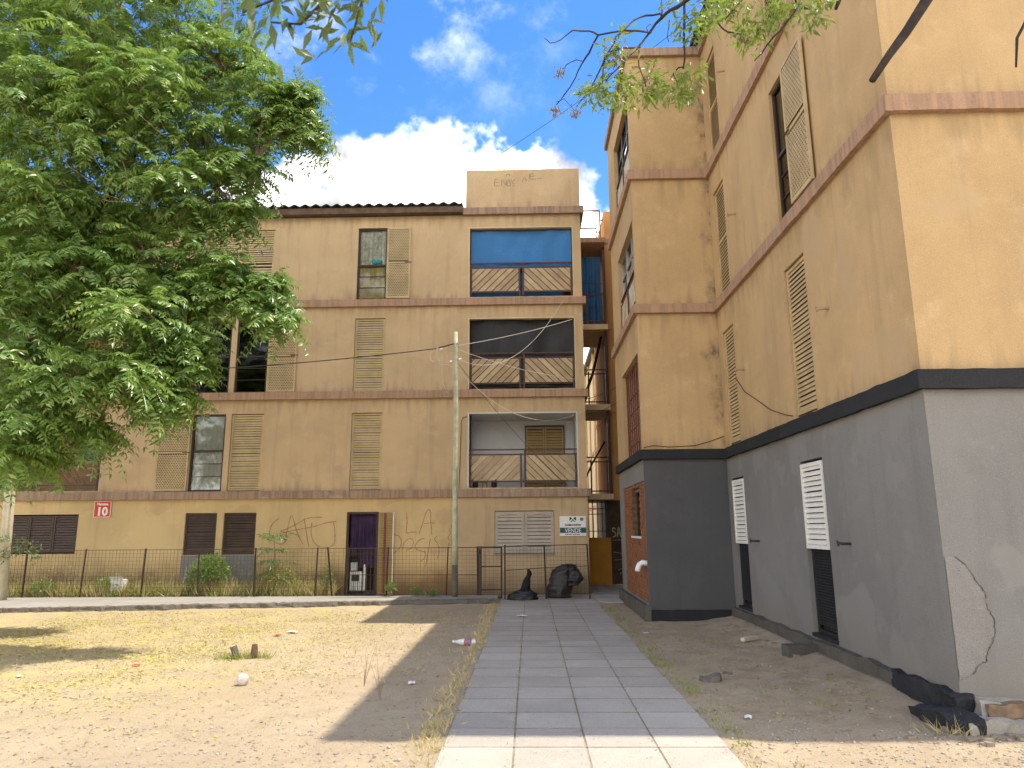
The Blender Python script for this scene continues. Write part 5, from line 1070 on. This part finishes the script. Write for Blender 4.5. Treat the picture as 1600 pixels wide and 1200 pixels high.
def blades(name, xy, h, w, mat, label, z=None, per=7, spread=.05, lean=.5, cat='grass'):
    n = len(xy)*per; b = np.repeat(np.array(xy), per, 0)+npr.normal(0, spread, (n, 2)); zz = np.array([gh(float(p[0]), float(p[1]))-.01 for p in b]) if z is None else np.full(n, z)
    B = np.column_stack([b, zz]); D = nrm(np.column_stack([npr.normal(0, lean, (n, 2)), np.full(n, 1.)])); L_ = h*(.4+.9*npr.random(n)); V, F = leaf_quads(B, D, rdir(n), L_, np.full(n, w)*(.7+.6*npr.random(n)), .1, .35)
    return np_mesh(name, V, F, mat, label=label, cat=cat, kind='stuff')
U = rnd.uniform
blades('dry_weeds', [(U(-14.5,-5.0), U(17.85,18.75)) for _ in range(1300)], .42, .016, 'dry_grass', 'straw-coloured dry weeds growing behind the wire fence', .06, 8, .07)
blades('green_weeds', [(U(-14.5,-5.0), U(17.82,18.6)) for _ in range(520)], .36, .026, 'weed_green', 'green weeds mixed in behind the wire fence', .06, 9, .06, .7)
def weed_leaves():
    B = []
    for i in range(150):
        x, y, h = U(-14.5,-5.0), U(17.82,18.6), U(.12,.5)
        for k in range(45): B.append((x+rnd.gauss(0,.11), y+rnd.gauss(0,.08), .08+abs(rnd.gauss(0,.5))*h))
    B = np.array(B); n = len(B); V, F = leaf_quads(B, rdir(n, -.2), rdir(n, 0), .03+.04*npr.random(n), .014+.016*npr.random(n)); np_mesh('leafy_weeds', V, F, 'weed_green', label='knee-high leafy weeds matted behind the wire fence', cat='weeds', kind='stuff')
weed_leaves()
# seed heads on thin stalks
def seed_stalks():
    s = MB(); B = []
    for i in range(150):
        x, y = U(-14.2,-5.1), U(17.85,18.5); h = U(.35,.95); q = (x+U(-.12,.12), y, .03+h); s.tube([(x,y,.03),(x+U(-.04,.04),y,.03+h*.5),q], .0028, .0018, 3)
        for k in range(12): B.append((q[0]+rnd.gauss(0,.025), q[1]+rnd.gauss(0,.02), q[2]-abs(rnd.gauss(0,.09))))
    s.build('seed_stalks', 'dry_grass', None, 'tall thin dry stalks with seed heads behind the wire fence', 'weeds', kind='stuff'); B = np.array(B); n = len(B); V, F = leaf_quads(B, rdir(n,0), rdir(n), np.full(n,.032), np.full(n,.016)); np_mesh('seed_heads', V, F, 'flower_litter', label='pale seed heads above the weeds behind the fence', cat='weeds', kind='stuff')
seed_stalks()
edge = [(-.74-abs(rnd.gauss(0,.13)), U(5.4,17)) for _ in range(230)]
blades('verge_grass', edge, .085, .009, 'dry_grass', 'dry grass fringe along the left edge of the path', None, 9, .05, .9)
blades('verge_grass', [(1.53+abs(rnd.gauss(0,.16)), U(5.4,16)) for _ in range(190)], .06, .009, 'weed_green', 'short green grass fringe along the right edge of the path', None, 8, .05, .9)
blades('yard_tufts', [(x, y) for x, y in ((U(-8,-1.4), U(6,15)) for _ in range(170)) if mnoise.noise(Vector((x*.8,y*.8,3))) > .0], .045, .008, 'weed_green', 'scattered small green tufts in the sandy yard', None, 12, .055, 1.1)
blades('yard_straw', [(U(-9,-1.2), U(8.5,15.6)) for _ in range(4200)], .06, .011, 'dry_grass', 'flattened straw and dry grass over the sandy yard', None, 5, .09, 3.0)
blades('shade_tufts', [(U(2.0,3.4), U(6.8,13)) for _ in range(60)], .05, .009, 'weed_green', 'small tufts in the shaded dirt by the grey wall', None, 16, .06, 1.0)
blades('corner_weed', [(3.45,6.5),(3.5,6.45),(3.42,6.42),(3.58,6.4),(3.3,6.55)], .17, .006, 'dry_grass', 'yellow dry weed at the broken near corner of the grey wall', None, 12, .05, .8)
blades('joint_grass', [(rnd.choice((-.145, .415, .96))+rnd.gauss(0,.006), U(5.2,16)) for _ in range(150)], .028, .005, 'weed_green', 'tiny grass growing in the joints of the path', .036, 6, .012, .8)
blades('path_weed', [(-.80,6.2),(-.84,6.4),(-.78,5.9),(-.86,6.1),(-.8,6.6),(-.9,6.3)], .12, .008, 'dry_grass', 'yellow-green weed clump at the sunlit edge of the path', None, 16, .05, .9)
def flakes(name, xs, size, mat, label, lift=.004, cat='litter'):
    B = np.array([(x, y, gh(x, y)+lift) for x, y in xs]); n = len(B); D = nrm(np.column_stack([npr.normal(0,1,(n,2)), npr.normal(0,.18,n)])); N_ = np.column_stack([npr.normal(0,.3,(n,2)), np.ones(n)])
    L_ = size*(.5+npr.random(n)); V, F = leaf_quads(B, D, N_, L_, L_*(.3+.3*npr.random(n))); return np_mesh(name, V, F, mat, label=label, cat=cat, kind='stuff')
pts = []
while len(pts) < 14000:
    x, y = U(-9.5,-1.3), U(6.2,15.3); w = max(0, min(1, (-1.6-x)/3.6))*max(0,min(1,(y-6)/3))*(.35+.9*mnoise.noise(Vector((x*.9,y*.9,8))))
    if rnd.random() < w: pts.append((x, y))
flakes('fallen_blossom', pts, .040, 'flower_litter', 'fallen yellow blossom and chaff strewn under the tree')
flakes('leaf_litter', [(x_, y_) for x_, y_ in ((U(-9,3.5), U(5.4,15.5)) for _ in range(5200)) if not -.7 < x_ < 1.5 or rnd.random() < .04], .034, 'seed_key', 'dead brown leaves scattered over the dirt')
def pebbles():
    V = []; F = []; base = np.array([(1,0,0),(-1,0,0),(0,1,0),(0,-1,0),(0,0,1),(0,0,-1)], float); fc = np.array([(0,2,4),(2,1,4),(1,3,4),(3,0,4),(2,0,5),(1,2,5),(3,1,5),(0,3,5)])
    k = 0
    for i in range(8200):
        x, y = (U(-6,-.75) if i % 2 else U(1.55,7)), U(4.6,13 if i % 3 else 7.2)
        if i > 5200: x, y = (U(-4.5,-.8) if i % 3 == 0 else U(1.55,5.5)), U(5.0,6.7)
        if x > 3.3 and y > 6.35: continue
        r = .004+.010*rnd.random()**3 if i % 14 else U(.008,.020); v = base*r*np.array([U(.7,1.4),U(.7,1.4),U(.4,.8)])+npr.normal(0,r*.15,(6,3)); a = U(0,6.28); c, s = math.cos(a), math.sin(a)
        v[:, :2] = v[:, :2]@np.array([[c,s],[-s,c]]); V.append(v+np.array([x,y,gh(x,y)+r*.25])); F.append(fc+k*6); k += 1
    np_mesh('pebbles', np.concatenate(V), np.concatenate(F), 'pebble', label='small stones and grit strewn over the dirt', cat='gravel', kind='stuff')
pebbles()
def rubble():
    V = []; F = []; k = 0
    for i in range(90):
        x, y = (rnd.gauss(3.75,.35), 6.38+rnd.gauss(0,.12)) if i % 2 else (3.45-abs(rnd.gauss(0,.25)), U(6.8,13))
        r = .010+.030*rnd.random()**2.5; b = rough_block(-r, r, -r*.8, r*.8, -r*.4, r*.6, r*.6, r*.2, i, r*.9); v = np.array(b.v)+np.array([x, y, gh(x, y)+r*.2]); V.append(v); F.append(np.array(b.f)+k); k += len(v)
    np_mesh('rubble', np.concatenate(V), np.concatenate(F), 'stone_soil', label='broken bits of concrete strewn along the foot of the grey wall', cat='rubble', kind='stuff')
rubble()
def path_grit():
    B = []
    for i in range(900): B.append((rnd.choice((-.7, -.145, .415, .96, 1.5))+rnd.gauss(0, .07), U(5, 17.4), .048))
    for i in range(260): B.append((U(-.68, 1.48), U(5, 17.4), .048))
    B = np.array(B); n = len(B); V, F = leaf_quads(B, nrm(np.column_stack([npr.normal(0,1,(n,2)), npr.normal(0,.1,n)])), np.tile([0,0,1.],(n,1)), .008+.02*npr.random(n), .005+.01*npr.random(n)); np_mesh('path_grit', V, F, 'seed_key', label='leaf crumbs and grit lying on the path slabs', cat='litter', kind='stuff')
path_grit()
# ------------------------------------------------------------------ single things on the ground
def gz(x, y): return gh(x, y)
b = MB(); b.lathe((0,0,0), [(.068*math.sin(math.pi*i/14), -.068*math.cos(math.pi*i/14)) for i in range(15)], 24); ball = b.build('ball', 'ball_leather', None, 'dirty white ball lying on the sandy yard', 'ball', smooth=True); ball.location = (-3.23, 8.42, gz(-3.23,8.42)+.062)
def stump(x, y, h, tilt, mat, label):
    s = MB(); s.tube([(0,0,-.05),(tilt*.4,0,h*.5),(tilt,0,h)], .05, .042, 9, .18); o = s.build('stump', mat, None, label, 'stump', 'short stumps in the yard'); o.location = (x, y, gz(x,y))
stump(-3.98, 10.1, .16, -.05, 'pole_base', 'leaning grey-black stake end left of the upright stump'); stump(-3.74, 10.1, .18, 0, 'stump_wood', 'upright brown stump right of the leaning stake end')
blades('stump_grass', [(-3.98+rnd.gauss(0,.12), 10.05+rnd.gauss(0,.06)) for _ in range(22)]+[(-3.65+rnd.gauss(0,.08), 10.1) for _ in range(10)], .13, .008, 'weed_green', 'grass tufts round the two short stumps', None, 10, .04, .6)
BT = thing('plastic_bottle', (-.97, 11.0, gz(-.97,11.0)+.05), 'crushed clear plastic bottle with a red and blue label beside the path', 'bottle')
def bottle():
    ax = (-1, .15, .02); o_ = ORG[BT.name]
    MB().lathe(o_+Vector((.16,0,0)), [(.035,0),(.048,.02),(.046,.10),(.048,.19),(.040,.24),(.018,.30),(.014,.33)], 14, ax).build('body', 'bottle_plastic', BT, smooth=True)
    MB().lathe(o_+Vector((.16,0,0))+Vector(ax)*.06, [(.049,0),(.050,.06),(.049,.11)], 14, ax).build('label_band', 'label_red', BT, smooth=True); MB().lathe(o_+Vector((.16,0,.001))+Vector(ax)*.09, [(.0505,0),(.0508,.02),(.0505,.04)], 14, ax).build('label_band', 'label_blue', BT, smooth=True)
    MB().lathe(o_+Vector((.16,0,0))+Vector(ax)*.325, [(.017,0),(.017,.025)], 12, ax).build('cap', 'plastic_white', BT)
bottle()
def scrap(x, y, s, mat, label, cat='litter'):
    b = MB(); n = 5; s *= .62
    for i in range(n+1):
        for j in range(n+1):
            u, v = i/n-.5, j/n-.5; b.v.append((u*s*1.5, v*s, .015+abs(mnoise.noise(Vector((u*4+x, v*4+y, 1))))*s*.45))
    for i in range(n):
        for j in range(n): a = i*(n+1)+j; b.f.append((a, a+1, a+n+2, a+n+1))
    o = b.build('scrap', mat, None, label, cat, 'scraps of litter'); o.location = (x, y, (gz(x,y) if not -.7 < x < 1.5 else .045)); o.rotation_euler.z = U(0,3)
    m = o.modifiers.new('solid', 'SOLIDIFY'); m.thickness = .003
scrap(-5.05, 9.55, .10, 'scrap_red', 'small red scrap on the grass left of the stumps'); scrap(-4.15, 12.2, .14, 'scrap_red', 'red scrap beyond the stumps, next to a white one'); scrap(-4.0, 12.5, .20, 'scrap_white', 'white crumpled scrap beyond the stumps')
scrap(-1.35, 8.5, .12, 'scrap_white', 'pale scrap in the shadow on the dirt left of the path'); scrap(-.18, 14.2, .20, 'scrap_white', 'torn white paper on the path slabs'); scrap(1.85, 12.2, .10, 'scrap_white', 'white paper scrap on the dirt right of the path')
scrap(1.95, 7.0, .10, 'scrap_white', 'crumpled white scrap near the shadow edge right of the path'); scrap(-6.1, 8.9, .08, 'scrap_white', 'white speck of litter on the yellow grass')
cb = rough_block(-.22, .22, -.10, .10, -.03, .15, .06, .008, 41).build('concrete_block', 'plinth', None, 'grey concrete block lying against the plinth under the nearer opening', 'block'); cb.location = (3.52, 9.95, gz(3.45,9.95)-.02); cb.rotation_euler.z = math.radians(8)
st_ = rough_block(-.16, .16, -.04, .04, -.01, .04, .05, .01, 43).build('board_scrap', 'board_pale', None, 'splintered pale board on the dirt by the grey wall', 'board'); st_.location = (3.25, 11.3, gz(3.25,11.3)+.02); st_.rotation_euler.z = .6
for i, (x, y, s, l) in enumerate(((2.3,9.0,.045,'fist-sized stone in the middle of the shaded dirt'),(2.0,8.6,.10,'brown stone at the path edge by the green grass'))):
    o = rough_block(-s, s, -s*.7, s*.7, -s*.3, s*.5, s*.3, s*.55, 50+i).build('stone', 'kerb_rough', None, l, 'stone', smooth=True); o.location = (x, y, gz(x,y)+.01)
WC = thing('carton', (-10.15, 18.05, .04), 'white carton standing in the weeds behind the fence', 'carton'); MB().box(-10.33,-10.02,17.98,18.2,.04,.52).build('body', 'scrap_white', WC, bevel=.01); MB().prism([(-10.33,17.98,.52),(-10.02,17.98,.52),(-10.02,17.90,.60),(-10.33,17.90,.60)], (0,.006,.004)).build('flap', 'scrap_white', WC)
JG = thing('water_dispenser', (-4.5, 19.15, .06), 'white appliance standing just inside the barred doorway', 'appliance'); MB().box(-4.70,-4.36,19.06,19.35,.14,.62).build('body', 'plastic_white', JG, bevel=.02); MB().box(-4.64,-4.44,19.052,19.06,.38,.55).build('panel', 'frame_dark', JG); MB().box(-4.68,-4.52,19.08,19.3,.64,.85).build('lid_box', 'plastic_white', JG, bevel=.02); MB().box(-4.34,-4.28,19.06,19.2,.14,.80).build('tank', 'plastic_white', JG, bevel=.01)
def dry_twigs():
    for i, (x, y) in enumerate(((-1.85,8.35),(-1.55,7.75))):
        s = MB(); z = gz(x,y)
        for k in range(9):
            a = U(-.5,.5); h = U(.2,.5); s.tube([(x,y,z),(x+a*h*.4,y,z+h*.5),(x+a*h,y+U(-.05,.05),z+h)], .0020, .0009, 4)
        s.build('dead_sprig', 'twig_tan', None, ('taller bare dead sprig in the sunlit sand' if i == 0 else 'lower bare dead sprig at the shadow edge')+' left of the path', 'sprig')
dry_twigs()
